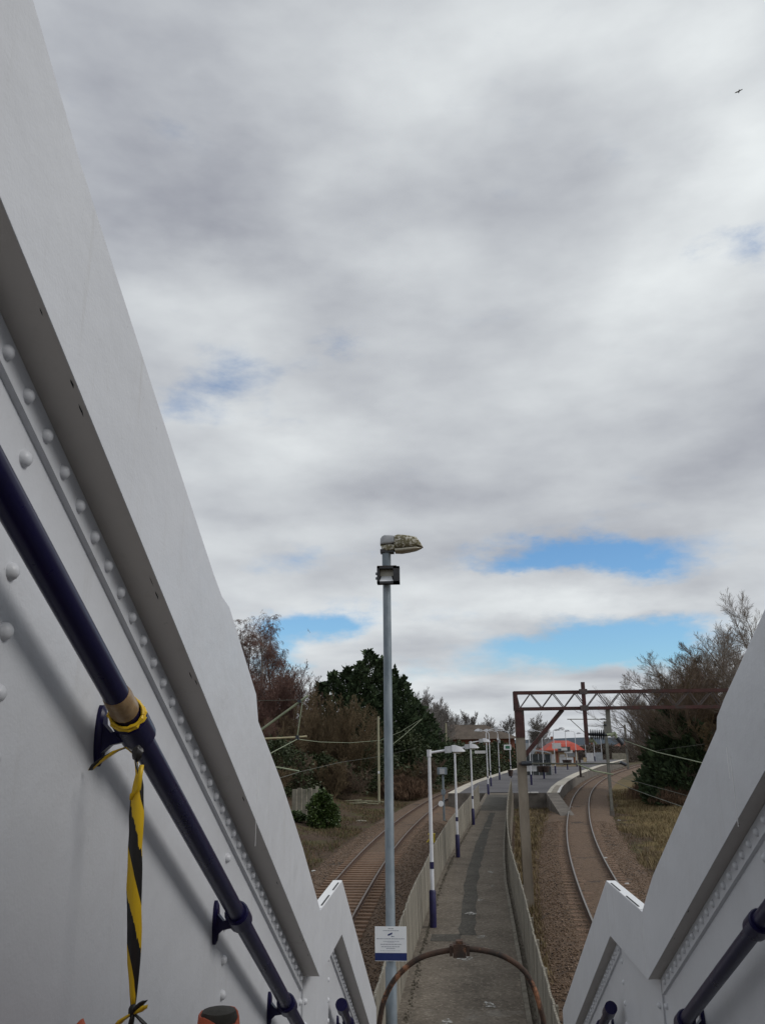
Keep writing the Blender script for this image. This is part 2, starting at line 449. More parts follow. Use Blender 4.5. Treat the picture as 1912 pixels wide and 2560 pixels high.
def cloth_tape_mat():
    """yellow barrier tape with slanted black bars, by length along the ribbon (UV)"""
    m = bpy.data.materials.new('hazard_tape')
    m.use_nodes = True
    t = NT(m.node_tree)
    b = t.n['Principled BSDF']
    uv = t.new('ShaderNodeTexCoord').outputs['UV']
    s = t.new('ShaderNodeSeparateXYZ')
    t.link(uv, s.inputs[0])
    k = t.math('FRACT', t.math('ADD', t.math('MULTIPLY', s.outputs[1], 5.3), t.math('MULTIPLY', s.outputs[0], -0.62)))
    f = t.math('GREATER_THAN', t.math('ADD', k, t.math('MULTIPLY', t.math('SUBTRACT', t.noise(t.mapping(uv, scale=(5, 14, 1)), 1.0, 4, 0.7), 0.5), 0.36)), 0.50)
    c = t.mix(f, (0.74, 0.47, 0.012), (0.013, 0.011, 0.010))
    t.link(c, b.inputs['Base Color'])
    b.inputs['Roughness'].default_value = 0.36
    return m


MT['hazard'] = cloth_tape_mat()


# ------------------------------------------------------------------ mesh helpers
ROOT = {}


class MB:
    """collects shapes in world (or local) coordinates and links them as one mesh object"""

    def __init__(self):
        self.v, self.f = [], []

    def add(self, vs, fs):
        o = len(self.v)
        self.v += [tuple(p) for p in vs]
        self.f += [tuple(i + o for i in q) for q in fs]
        return self

    def hexa(self, p):
        """8 corners: bottom 0-3 counter-clockwise, top 4-7"""
        return self.add(p, [(0, 3, 2, 1), (4, 5, 6, 7), (0, 1, 5, 4), (1, 2, 6, 5), (2, 3, 7, 6), (3, 0, 4, 7)])

    def box(self, c, s, rz=0.0):
        hx, hy, hz = s[0] / 2, s[1] / 2, s[2] / 2
        ca, sa = cos(rz), sin(rz)
        pts = []
        for z in (-hz, hz):
            for x, y in ((-hx, -hy), (hx, -hy), (hx, hy), (-hx, hy)):
                pts.append((c[0] + x * ca - y * sa, c[1] + x * sa + y * ca, c[2] + z))
        return self.hexa(pts)

    def beam(self, p, q, wd, h, up=(0, 0, 1)):
        p, q = Vector(p), Vector(q)
        d = (q - p).normalized()
        s = d.cross(Vector(up))
        if s.length < 1e-4:
            s = d.cross(Vector((1, 0, 0)))
        s.normalize()
        u = s.cross(d)
        pts = []
        for a in (p, q):
            for i, j in ((-1, -1), (1, -1), (1, 1), (-1, 1)):
                pts.append(a + s * (i * wd / 2) + u * (j * h / 2))
        return self.add(pts, [(0, 1, 2, 3), (7, 6, 5, 4), (0, 4, 5, 1), (1, 5, 6, 2), (2, 6, 7, 3), (3, 7, 4, 0)])

    def poly(self, pts, r, n=10, caps=True):
        """tube along a polyline, r a number or one per point"""
        pts = [Vector(p) for p in pts]
        rs = r if isinstance(r, (list, tuple)) else [r] * len(pts)
        o = len(self.v)
        ref = None
        for i, p in enumerate(pts):
            a = pts[max(0, i - 1)]
            b = pts[min(len(pts) - 1, i + 1)]
            d = (b - a).normalized()
            if ref is None:
                ref = d.cross(Vector((0, 0, 1)))
                if ref.length < 1e-3:
                    ref = d.cross(Vector((1, 0, 0)))
            ref = (ref - d * ref.dot(d)).normalized()
            bi = d.cross(ref)
            for k in range(n):
                t = 2 * pi * k / n
                self.v.append(tuple(p + (ref * cos(t) + bi * sin(t)) * rs[i]))
        for i in range(len(pts) - 1):
            for k in range(n):
                a, b = o + i * n + k, o + i * n + (k + 1) % n
                self.f.append((a, b, b + n, a + n))
        if caps:
            self.f.append(tuple(o + k for k in range(n))[::-1])
            e = o + (len(pts) - 1) * n
            self.f.append(tuple(e + k for k in range(n)))
        return self

    def sheet(self, left, right):
        """strip of quads between two point rows"""
        o = len(self.v)
        n = len(left)
        self.v += [tuple(p) for p in left] + [tuple(p) for p in right]
        for i in range(n - 1):
            self.f.append((o + i, o + n + i, o + n + i + 1, o + i + 1))
        return self

    def loft(self, rings, closed=True, caps=True):
        o = len(self.v)
        n = len(rings[0])
        for r in rings:
            self.v += [tuple(p) for p in r]
        for i in range(len(rings) - 1):
            for k in range(n if closed else n - 1):
                a, b = o + i * n + k, o + i * n + (k + 1) % n
                self.f.append((a, b, b + n, a + n))
        if caps:
            self.f.append(tuple(o + k for k in range(n))[::-1])
            e = o + (len(rings) - 1) * n
            self.f.append(tuple(e + k for k in range(n)))
        return self

    def mesh(self, name, m, shift=(0, 0, 0), smooth=True, angle=35):
        me = bpy.data.meshes.new(name)
        v = np.array(self.v, dtype=float) - np.array(shift)
        me.from_pydata(v.tolist(), [], self.f)
        me.materials.append(MT[m] if isinstance(m, str) else m)
        if smooth:
            me.polygons.foreach_set('use_smooth', [True] * len(me.polygons))
            me.set_sharp_from_angle(angle=radians(angle))
        me.update()
        return me

    def build(self, name, m, parent=None, smooth=True, angle=35):
        sh = ROOT.get(parent.name, (0, 0, 0)) if parent else (0, 0, 0)
        o = bpy.data.objects.new(name, self.mesh(name, m, sh, smooth, angle))
        col.objects.link(o)
        if parent:
            o.parent = parent
            ROOT[o.name] = sh
        return o


def tag(o, label=None, cat=None, group=None, kind=None):
    if label:
        o['label'] = label
    if cat:
        o['category'] = cat
    if group:
        o['group'] = group
    if kind:
        o['kind'] = kind
    return o


def thing(name, loc, label, cat, group=None):
    o = bpy.data.objects.new(name, None)
    o.empty_display_size = 0.2
    col.objects.link(o)
    o.location = loc
    ROOT[o.name] = tuple(loc)
    return tag(o, label, cat, group)


def place(name, me, parent, loc, rot=(0, 0, 0), scale=(1, 1, 1)):
    """one more object on shared mesh data, world position given"""
    o = bpy.data.objects.new(name, me)
    col.objects.link(o)
    sh = ROOT.get(parent.name, (0, 0, 0)) if parent else (0, 0, 0)
    o.location = (loc[0] - sh[0], loc[1] - sh[1], loc[2] - sh[2])
    o.rotation_euler = rot
    o.scale = scale
    if parent:
        o.parent = parent
    return o


def interp(tab, y):
    return float(np.interp(y, [t[0] for t in tab], [t[1] for t in tab]))


# ------------------------------------------------------------------ ground, tracks, path, platform
RTRK = [(-40, 3.6), (0, 3.85), (10, 4.02), (20, 4.46), (27.7, 5.04), (31.4, 5.38), (36.35, 5.85), (42.9, 6.58), (51.35, 7.66),
        (59.0, 8.78), (67.6, 10.15), (81.75, 12.5), (97.5, 15.5), (116.6, 19.8), (133.5, 24.2), (149, 28.7), (180, 38.6),
        (214, 50.5), (250, 64), (300, 84), (380, 118)]
LTRK = [(-40, -3.85), (0, -3.85), (20, -3.80), (28, -3.75), (34.8, -3.68), (40.8, -3.62), (47.3, -3.40), (54.9, -3.0), (63.6, -2.42),
        (73, -1.65), (83.6, -0.6), (91.4, 0.35), (100, 1.7), (112.6, 4.1), (125, 6.5), (137, 9.1), (160, 15), (190, 24), (230, 38)]


def smooth_tab(tab, lo, hi, step=1.5):
    ys = np.arange(lo, hi + 0.01, step)
    xs = np.interp(ys, [t[0] for t in tab], [t[1] for t in tab])
    k = np.exp(-0.5 * (np.arange(-12, 13) / 4.5) ** 2)
    k /= k.sum()
    pad = np.concatenate([xs[0] + (xs[1] - xs[0]) * np.arange(-12, 0), xs, xs[-1] + (xs[-1] - xs[-2]) * np.arange(1, 13)])
    return list(zip(ys.tolist(), np.convolve(pad, k, 'valid').tolist()))


RT = smooth_tab(RTRK, -30, 330)
LT = smooth_tab(LTRK, -30, 220)


def tan_at(tab, y):
    dx_ = (interp(tab, y + 1) - interp(tab, y - 1)) / 2
    return Vector((dx_, 1, 0)).normalized()


def off(tab, y, d, z=0.0):
    """point d metres right of the track centre line at y"""
    t = tan_at(tab, y)
    return Vector((interp(tab, y) + d * t.y, y - d * t.x, z))


def hgt(x, y):
    """height of the cutting floor and banks"""
    l = interp(LT, y) if y < 215 else interp(LT, 215) + (y - 215) * 0.4
    r = interp(RT, y) if y < 325 else interp(RT, 325) + (y - 325) * 0.4
    z = -0.42
    dl = l - 3.0 - x
    if dl > 0:
        z += 1.5 * (1 - exp(-(dl / 9.0) ** 2)) + 0.10 * sin(x * 0.9 + y * 0.31) * min(1, dl / 3)
    dr = x - (r + 3.2)
    if dr > 0:
        z += 1.6 * (1 - exp(-(dr / 14.0) ** 2)) + 0.08 * sin(x * 0.7 - y * 0.43) * min(1, dr / 3)
    d = max(0.0, y - 260)
    return z - 0.012 * d if y < 700 else z - 5.3 - 0.004 * (y - 700)


def axis(parts):
    out = []
    for a, b, s in parts:
        out += list(np.arange(a, b, s))
    return out + [parts[-1][1]]


gx = axis([(-2500, -300, 220), (-300, -60, 24), (-60, -24, 3), (-24, 44, 0.8), (44, 120, 4), (120, 300, 20), (300, 2500, 220)])
gy = axis([(-200, -20, 30), (-20, 6, 4), (6, 110, 0.9), (110, 260, 4), (260, 700, 30), (700, 5000, 300)])
gm = MB()
gm.v = [(x, y, hgt(x, y) + 0.05 * (R.random() - 0.5)) for y in gy for x in gx]
nx = len(gx)
gm.f = [(j * nx + i, j * nx + i + 1, (j + 1) * nx + i + 1, (j + 1) * nx + i) for j in range(len(gy) - 1) for i in range(nx - 1)]
ground = tag(gm.build('ground', 'ground', angle=180), kind='structure')


def ballast_bed(name, tab, y0, y1):
    mb = MB()
    ys = np.arange(y0, y1, 1.5)
    rows = []
    for y in ys:
        rows.append([off(tab, y, d, z) for d, z in ((-2.7, -0.46), (-1.75, -0.20), (-0.72, -0.175), (0, -0.165), (0.72, -0.175), (1.75, -0.20), (2.7, -0.46))])
    mb.loft(rows, closed=False, caps=False)
    mb.f = [q[::-1] for q in mb.f]
    return tag(mb.build(name, 'ballast', angle=180), kind='structure')


ballast_bed('ballast_bed', RT, -12, 318)
ballast_bed('ballast_bed', LT, -12, 210)


def track(tab, y0, y1, top, label, sl_pitch, sl_y1, sl_z):
    root = thing('railway_track', (interp(tab, y0), y0, -0.17), label, 'railway track')
    for s in (-0.7525, 0.7525):
        ys = np.arange(y0, y1, 1.5)
        prof = [(-0.07, -0.158), (-0.07, -0.135), (-0.012, -0.12), (-0.012, -0.045), (-0.034, -0.034), (-0.034, -0.004),
                (0.034, -0.004), (0.034, -0.034), (0.012, -0.045), (0.012, -0.12), (0.07, -0.135), (0.07, -0.158)]
        mb = MB().loft([[off(tab, y, s + a, b) for a, b in prof] for y in ys])
        rail = mb.build('rail', 'rail_side', root, angle=30)
        hd = MB().loft([[off(tab, y, s + a, b) for a, b in ((-0.031, -0.003), (0.031, -0.003), (0.029, 0.004), (-0.029, 0.004))] for y in ys])
        hd.f = [q[::-1] for q in hd.f]
        hd.build('rail_head', top, rail, angle=30)
    sm = MB()
    sm.hexa([(-1.27, -0.125, -0.1), (1.27, -0.125, -0.1), (1.27, 0.125, -0.1), (-1.27, 0.125, -0.1),
             (-1.26, -0.11, 0.0), (1.26, -0.11, 0.0), (1.26, 0.11, 0.0), (-1.26, 0.11, 0.0)])
    me = sm.mesh('sleeper', 'sleeper')
    y = y0 + 0.3
    while y < sl_y1:
        t = tan_at(tab, y)
        sink = 0.0 if tab is RT else 0.048 * min(1.0, max(0.0, (y - 38) / 9))
        place('sleeper', me, root, (interp(tab, y), y, sl_z - sink + R.uniform(-0.010, 0.004)), (0, 0, -atan2(t.x, t.y) + R.uniform(-0.01, 0.01)))
        y += sl_pitch
    return root


track(RT, 12, 300, 'rail_top', 'bright polished rails curving right past the platform under the gantry', 0.68, 60, -0.172)
track(LT, 14, 205, 'rail_top_dull', 'dull brown rails with exposed sleepers beside the wooded bank', 0.60, 74, -0.128)


# loose stones on both beds
def stones(name, tab, n, y0, y1, d0, d1, m, smin, smax, label=None, seed=1):
    rg = np.random.default_rng(seed)
    base = np.array([(1, 0, 0), (-1, 0, 0), (0, 1, 0), (0, -1, 0), (0, 0, 1), (0, 0, -1)], float)
    tri = np.array([(0, 2, 4), (2, 1, 4), (1, 3, 4), (3, 0, 4), (2, 0, 5), (1, 2, 5), (3, 1, 5), (0, 3, 5)])
    u = rg.random(n)
    y = y0 + (y1 - y0) * u ** 1.7
    d = rg.uniform(d0, d1, n)
    tx = np.interp(y, [a for a, _ in tab], [b for _, b in tab])
    t1 = np.interp(y + 1, [a for a, _ in tab], [b for _, b in tab])
    sl = t1 - tx
    c = 1 / np.sqrt(1 + sl ** 2)
    x = tx + d * c
    yy = y - d * sl * c
    ad = np.abs(d)
    z = np.where(ad < 1.75, -0.19, -0.20 - (ad - 1.75) * 0.27)
    keep = (np.abs(ad - 0.7525) > 0.09)
    x, yy, z = x[keep], yy[keep], z[keep]
    k = len(x)
    s = rg.uniform(smin, smax, k)
    V = base[None] * (rg.uniform(0.55, 1.15, (k, 6, 1))) * s[:, None, None]
    a = rg.uniform(0, 2 * pi, k)
    ca, sa = np.cos(a)[:, None], np.sin(a)[:, None]
    X = V[:, :, 0] * ca - V[:, :, 1] * sa
    Y = V[:, :, 0] * sa + V[:, :, 1] * ca
    V[:, :, 0], V[:, :, 1] = X, Y
    V[:, :, 2] *= 0.75
    V += np.stack([x, yy, z + s * 0.25], 1)[:, None, :]
    Fc = tri[None] + (np.arange(k) * 6)[:, None, None]
    return raw_mesh(name, V.reshape(-1, 3), Fc.reshape(-1, 3), m)


def raw_object_mesh(name, V, Fc, m):
    """fast triangle / quad mesh from arrays"""
    me = bpy.data.meshes.new(name)
    nf, k = Fc.shape
    me.vertices.add(len(V))
    me.vertices.foreach_set('co', np.ascontiguousarray(V, dtype=np.float32).ravel())
    me.loops.add(nf * k)
    me.loops.foreach_set('vertex_index', np.ascontiguousarray(Fc, dtype=np.int32).ravel())
    me.polygons.add(nf)
    me.polygons.foreach_set('loop_start', np.arange(0, nf * k, k, dtype=np.int32))
    me.materials.append(MT[m] if isinstance(m, str) else m)
    me.update(calc_edges=True)
    return me


def raw_mesh(name, V, Fc, m, parent=None):
    me = raw_object_mesh(name, V, Fc, m)
    o = bpy.data.objects.new(name, me)
    col.objects.link(o)
    if parent:
        o.parent = parent
    return o


for (tab, sd0) in ((RT, 3), (LT, 4)):
    for m, n, a, b in (('stone_a', 17000, 0.022, 0.045), ('stone_b', 7000 if tab is RT else 2200, 0.02, 0.042), ('stone_c', 6000, 0.02, 0.042)):
        o = stones('ballast_stones', tab, n, 14, 62, -2.9, 2.9, m, a, b, seed=sd0 * 10 + len(m) + ord(m[-1]))
        tag(o, kind='stuff')
        tag(o, {'stone_a': 'loose brown ballast stones', 'stone_b': 'loose pale pinkish ballast stones', 'stone_c': 'loose dark ballast stones'}[m]
            + (' around the polished curving rails' if tab is RT else ' around the dull rails by the wooded bank'), 'ballast')

# --- the asphalt path from the stairs to the island platform
PATHZ = 0.9
RE = [(6, 0.95), (11, 1.02), (15.1, 1.19), (18.4, 1.35), (22.5, 1.53), (28.3, 1.77), (34, 2.12), (40, 2.55), (48, 3.18), (58.8, 4.1), (68, 4.9), (77, 5.7)]
LE = [(6, -0.95), (11, -0.87), (15.1, -0.78), (19.3, -0.65), (27.3, -0.277), (33.15, 0.093), (40, 0.67), (47, 1.31), (60, 2.42), (77, 3.85)]
ys = list(np.arange(7.2, 77.01, 1.2))
path_s = MB()
path_s.loft([[(interp(LE, y) - 0.25, y, -0.45), (interp(RE, y) + 0.32, y, -0.45), (interp(RE, y) + 0.32, y, PATHZ - 0.02), (interp(RE, y), y, PATHZ),
              (interp(LE, y), y, PATHZ), (interp(LE, y) - 0.25, y, PATHZ - 0.02)] for y in ys])
path_o = tag(path_s.build('path', 'asphalt', angle=40), kind='structure')


def patch(l, r_, y0, y1, z, m, wob=0.04, seed=1, parent=None, name='asphalt_patch', step=0.7):
    rg = random.Random(seed)
    yy = np.arange(y0, y1 + 0.01, step)
    a, b = [], []
    for y in yy:
        c = (interp(LE, y) + interp(RE, y)) / 2
        hw = (interp(RE, y) - interp(LE, y)) / 2
        a.append((c + hw * interp(l, y) + rg.uniform(-wob, wob), y, z))
        b.append((c + hw * interp(r_, y) + rg.uniform(-wob, wob), y, z))
    return MB().sheet(a, b).build(name, m, parent)


patch([(15, -0.15), (22, -0.22), (40, -0.25), (55, -0.12)], [(15, 0.16), (22, 0.16), (40, 0.22), (55, 0.25)], 21.2, 56, PATHZ + 0.004, 'asphalt_dark', parent=path_o, seed=2)
patch([(20, -0.80), (23, -0.85)], [(20, -0.15), (23, -0.2)], 20.6, 21.9, PATHZ + 0.004, 'asphalt_dark', parent=path_o, seed=3)
patch([(56, -0.97), (76, -0.97)], [(56, 0.94), (76, 0.94)], 57, 74, PATHZ + 0.004, 'asphalt_dark', parent=path_o, seed=4)
patch([(40, -0.1)], [(40, 0.22)], 45.6, 46.1, PATHZ + 0.009, 'kerb', parent=path_o, seed=5, step=0.25, wob=0.01, name='drain_cover')
for i, (px, py, s) in enumerate([(1175, 2283, .16), (1203, 2342, .13), (1160, 2395, .17), (1222, 2512, .14), (1118, 2552, .12), (1226, 2180, .13), (1200, 2250, .10),
                                 (1202, 2120, .08), (1075, 2337, .03), (1230, 2215, .07)]):
    g = gnd(px, py, PATHZ + 0.009)
    rg = random.Random(i)
    mb = MB()
    n = 11
    for k in range(n):
        t = 2 * pi * k / n
        rr = s * rg.uniform(0.35, 1.0)
        mb.v.append((g.x + rr * cos(t) * (0.9 if k % 2 else 1.2), g.y + rr * sin(t) * 2.0, PATHZ + 0.010))
    mb.f.append(tuple(range(n)))
    mb.build('bird_dropping', 'splash', path_o)
# moss and grit along both sides of the path, a low kerb on the right
kb = MB()
kb.loft([[(interp(RE, y) + 0.02, y, PATHZ - 0.05), (interp(RE, y) + 0.10, y, PATHZ - 0.05), (interp(RE, y) + 0.10, y, PATHZ + 0.07), (interp(RE, y) + 0.02, y, PATHZ + 0.06)] for y in ys])
kb.f = [q for q in kb.f]
tag(kb.build('kerb', 'kerb', angle=40), kind='structure')
g1 = MB()
for side in (-1, 1):
    for k in range(1500):
        y = 8 + 50 * R.random() ** 1.4
        x = (interp(LE, y) + abs(R.gauss(0, 0.05)) + 0.02) if side < 0 else (interp(RE, y) + 0.115 + abs(R.gauss(0, 0.05)))
        s = R.uniform(0.012, 0.04)
        zz = PATHZ + (0 if side < 0 else 0.0)
        g1.add([(x - s, y, zz - 0.01), (x + s, y - s, zz - 0.01), (x, y + s * 1.3, zz - 0.01), (x, y, zz + s * 0.9)], [(0, 1, 3), (1, 2, 3), (2, 0, 3)])
tag(g1.build('moss_and_grit', 'kerb'), 'dark moss and grit gathered along the path edges', 'moss', kind='stuff')


# --- board fences on both sides of the path
def fence(edge, o_, y0, y1, label, pitch, seed):
    rg = random.Random(seed)
    root = thing('board_fence', (interp(edge, y0) + o_, y0, PATHZ), label, 'fence')
    sgn = 1 if o_ > 0 else -1
    meshes = []
    for k in range(6):
        hh = 1.0 + 0.004 * rg.uniform(-1, 1)
        sk = rg.uniform(-0.006, 0.006)
        m_ = MB().hexa([(-0.014, -0.5, -0.08), (0.014, -0.5, -0.08), (0.014, 0.5, -0.08), (-0.014, 0.5, -0.08),
                        (-0.014 + sk, -0.5, hh), (0.014 + sk, -0.5, hh), (0.014 + sk, 0.5, hh + 0.003 * rg.uniform(-1, 1)), (-0.014 + sk, 0.5, hh)])
        meshes.append(m_.mesh('board', 'fence'))
    y = y0
    n = 0
    while y < y1:
        x = interp(edge, y) + o_
        sl = (interp(edge, y + 1) - interp(edge, y - 1)) / 2
        h = 1.12 + 0.005 * (y - 12)
        place('board', rg.choice(meshes), root, (x + rg.uniform(-.004, .004), y, PATHZ),
              (0, sgn * 0.02 + rg.uniform(-0.004, 0.004), -math.atan(sl)), (1, pitch * 0.985, h + 0.03 * sin(y * 0.55) * sin(y * 0.21)))
        if n % 7 == 0:
            ps = MB().box((0, 0, 0.5), (0.09, 0.09, 1.1))
            place('post', ps.mesh('post', 'fence'), root, (x + sgn * 0.065, y, PATHZ), (0, 0, -math.atan(sl)), (1, 1, h * 0.86))
        y += pitch
        n += 1
    for zz in (0.25, 0.9):
        mb = MB()
        yy = np.arange(y0, y1, 2.0)
        mb.loft([[(interp(edge, y) + o_ + sgn * 0.04 + a, y, PATHZ + b + zz * (1.05 + .005 * (y - 12))) for a, b in ((-0.02, -0.045), (0.02, -0.045), (0.02, 0.045), (-0.02, 0.045))] for y in yy])
        mb.build('rail', 'fence', root)
    return root


fence(LE, -0.13, 9.0, 62, 'weathered board fence between the path and the dull rails', 0.24, 1)
fence(RE, 0.22, 8.6, 70, 'weathered board fence between the path kerb and the polished curving rails', 0.26, 2)

# --- island platform
PRO = [(75.3, 9.76), (84.9, 11.31), (95.6, 13.35), (105.2, 15.47), (118.6, 18.5), (131, 21.7), (150.5, 26.85), (162, 30.25), (175.5, 34.1), (200, 41.5)]
PLO = [(74.4, 0.1), (84.6, 1.29), (95.4, 2.77), (112.6, 5.85), (137.5, 10.5), (165, 18.3), (200, 29.5)]
pys = list(np.arange(76.0, 200.1, 2.0))
pm = MB()
pm.loft([[(interp(PLO, y), y, -0.45), (interp(PRO, y), y, -0.45), (interp(PRO, y), y, PATHZ - 0.006), (interp(PLO, y), y, PATHZ - 0.006)] for y in pys])
plat = tag(pm.build('platform', 'plat_wall', angle=40), kind='structure')
MB().sheet([(interp(PLO, y) + 0.02, y, PATHZ) for y in pys], [(interp(PRO, y) - 0.02, y, PATHZ) for y in pys]).build('platform_surface', 'asphalt_grey', plat)


def strip(tab, a, b, z, m, y0=76, name='edge_strip'):
    yy = np.arange(y0, 200.1, 2.0)
    MB().sheet([(interp(tab, y) + a, y, z) for y in yy], [(interp(tab, y) + b, y, z) for y in yy]).build(name, m, plat)


strip(PRO, -1.02, 0.03, PATHZ + 0.004, 'plat_mid', name='edge_slabs')
strip(PRO, -1.05, -0.72, PATHZ + 0.009, 'plat_edge')
strip(PRO, -0.20, 0.04, PATHZ + 0.009, 'plat_line')
strip(PRO, -1.04, 0.03, PATHZ + 0.013, 'plat_edge', y0=88, name='edge_slabs')
strip(PLO, -0.03, 0.95, PATHZ + 0.004, 'plat_edge', name='edge_slabs')
# sloping stub of the edge wall at the platform end, dark end wall, pale kerb bits
MB().hexa([(8.55, 64.5, -0.5), (9.72, 64.5, -0.5), (9.78, 76.01, -0.5), (8.72, 76.01, -0.5),
           (8.6, 64.6, -0.38), (9.66, 64.6, -0.38), (9.74, 76.0, PATHZ - 0.01), (8.75, 76.0, PATHZ - 0.01)]).build('end_ramp', 'plat_wall', plat)
MB().box((7.0, 75.85, PATHZ + 0.03), (0.7, 0.25, 0.07)).build('kerb_stone', 'plat_line', plat)
MB().box((7.75, 75.87, PATHZ + 0.035), (0.62, 0.25, 0.08)).build('kerb_stone', 'plat_line', plat)


# ------------------------------------------------------------------ the footbridge staircase (foreground)
TH = radians(28.7)
TT, CT = tan(TH), cos(TH)
UF = 1.30                                        # flange, perpendicular height above the camera's stair plane
Y1, Y2, Y0, Y3 = 4.93, 5.95, -1.6, 8.75          # landing start / end, flight ends
ZL = CAMZ + UF / CT - Y1 * TT                    # flange height at the landing


def zf(y):
    """flange height above rail along the flight, landing, flight"""
    if y <= Y1:
        return CAMZ + UF / CT - y * TT - 0.0
    if y <= Y2:
        return ZL
    return ZL - (y - Y2) * TT


NOS = 1.69                                       # flange above tread nosing
stair = thing('footbridge_staircase', (0.16, Y3, PATHZ), 'white painted riveted steel staircase with tall plate sides and a landing', 'staircase')
STN = [Y0, Y1, Y2, Y3]
top_l = [(1.14, 1.682), (1.36, 1.657), (1.61, 1.650), (2.06, 1.645), (2.49, 1.644), (2.60, 1.651), (2.70, 1.682), (3.15, 1.669), (3.20, 1.607), (3.72, 1.636), (4.3, 1.628), (Y1, 1.585)]
top_r = [(2.67, 1.650), (3.2, 1.663), (3.31, 1.659), (3.33, 1.630), (3.86, 1.629), (4.6, 1.628), (Y1, 1.59)]


def zt(y, side):
    if y < Y1 - 1e-6:
        u = interp(top_l if side < 0 else top_r, y)
        return CAMZ + u / CT - y * TT
    e = CAMZ + 1.585 / CT - Y1 * TT
    return e if y <= Y2 else e - (y - Y2) * TT


rivet_m = MB()
rr_, hh_ = 0.0160, 0.0140
rings = []
for k, (a, b) in enumerate(((1.05, -0.1), (1.0, 0.12), (0.86, 0.55), (0.5, 0.9))):
    rings.append([(hh_ * b, rr_ * a * cos(2 * pi * i / 12), rr_ * a * sin(2 * pi * i / 12)) for i in range(12)])
rivet_m.loft(rings, caps=False)
rivet_m.v.append((hh_ * 1.0, 0, 0))
nv = len(rivet_m.v) - 1
rivet_m.f += [(36 + i, 36 + (i + 1) % 12, nv) for i in range(12)]
RIV = rivet_m.mesh('rivet', 'steel_white', angle=80)

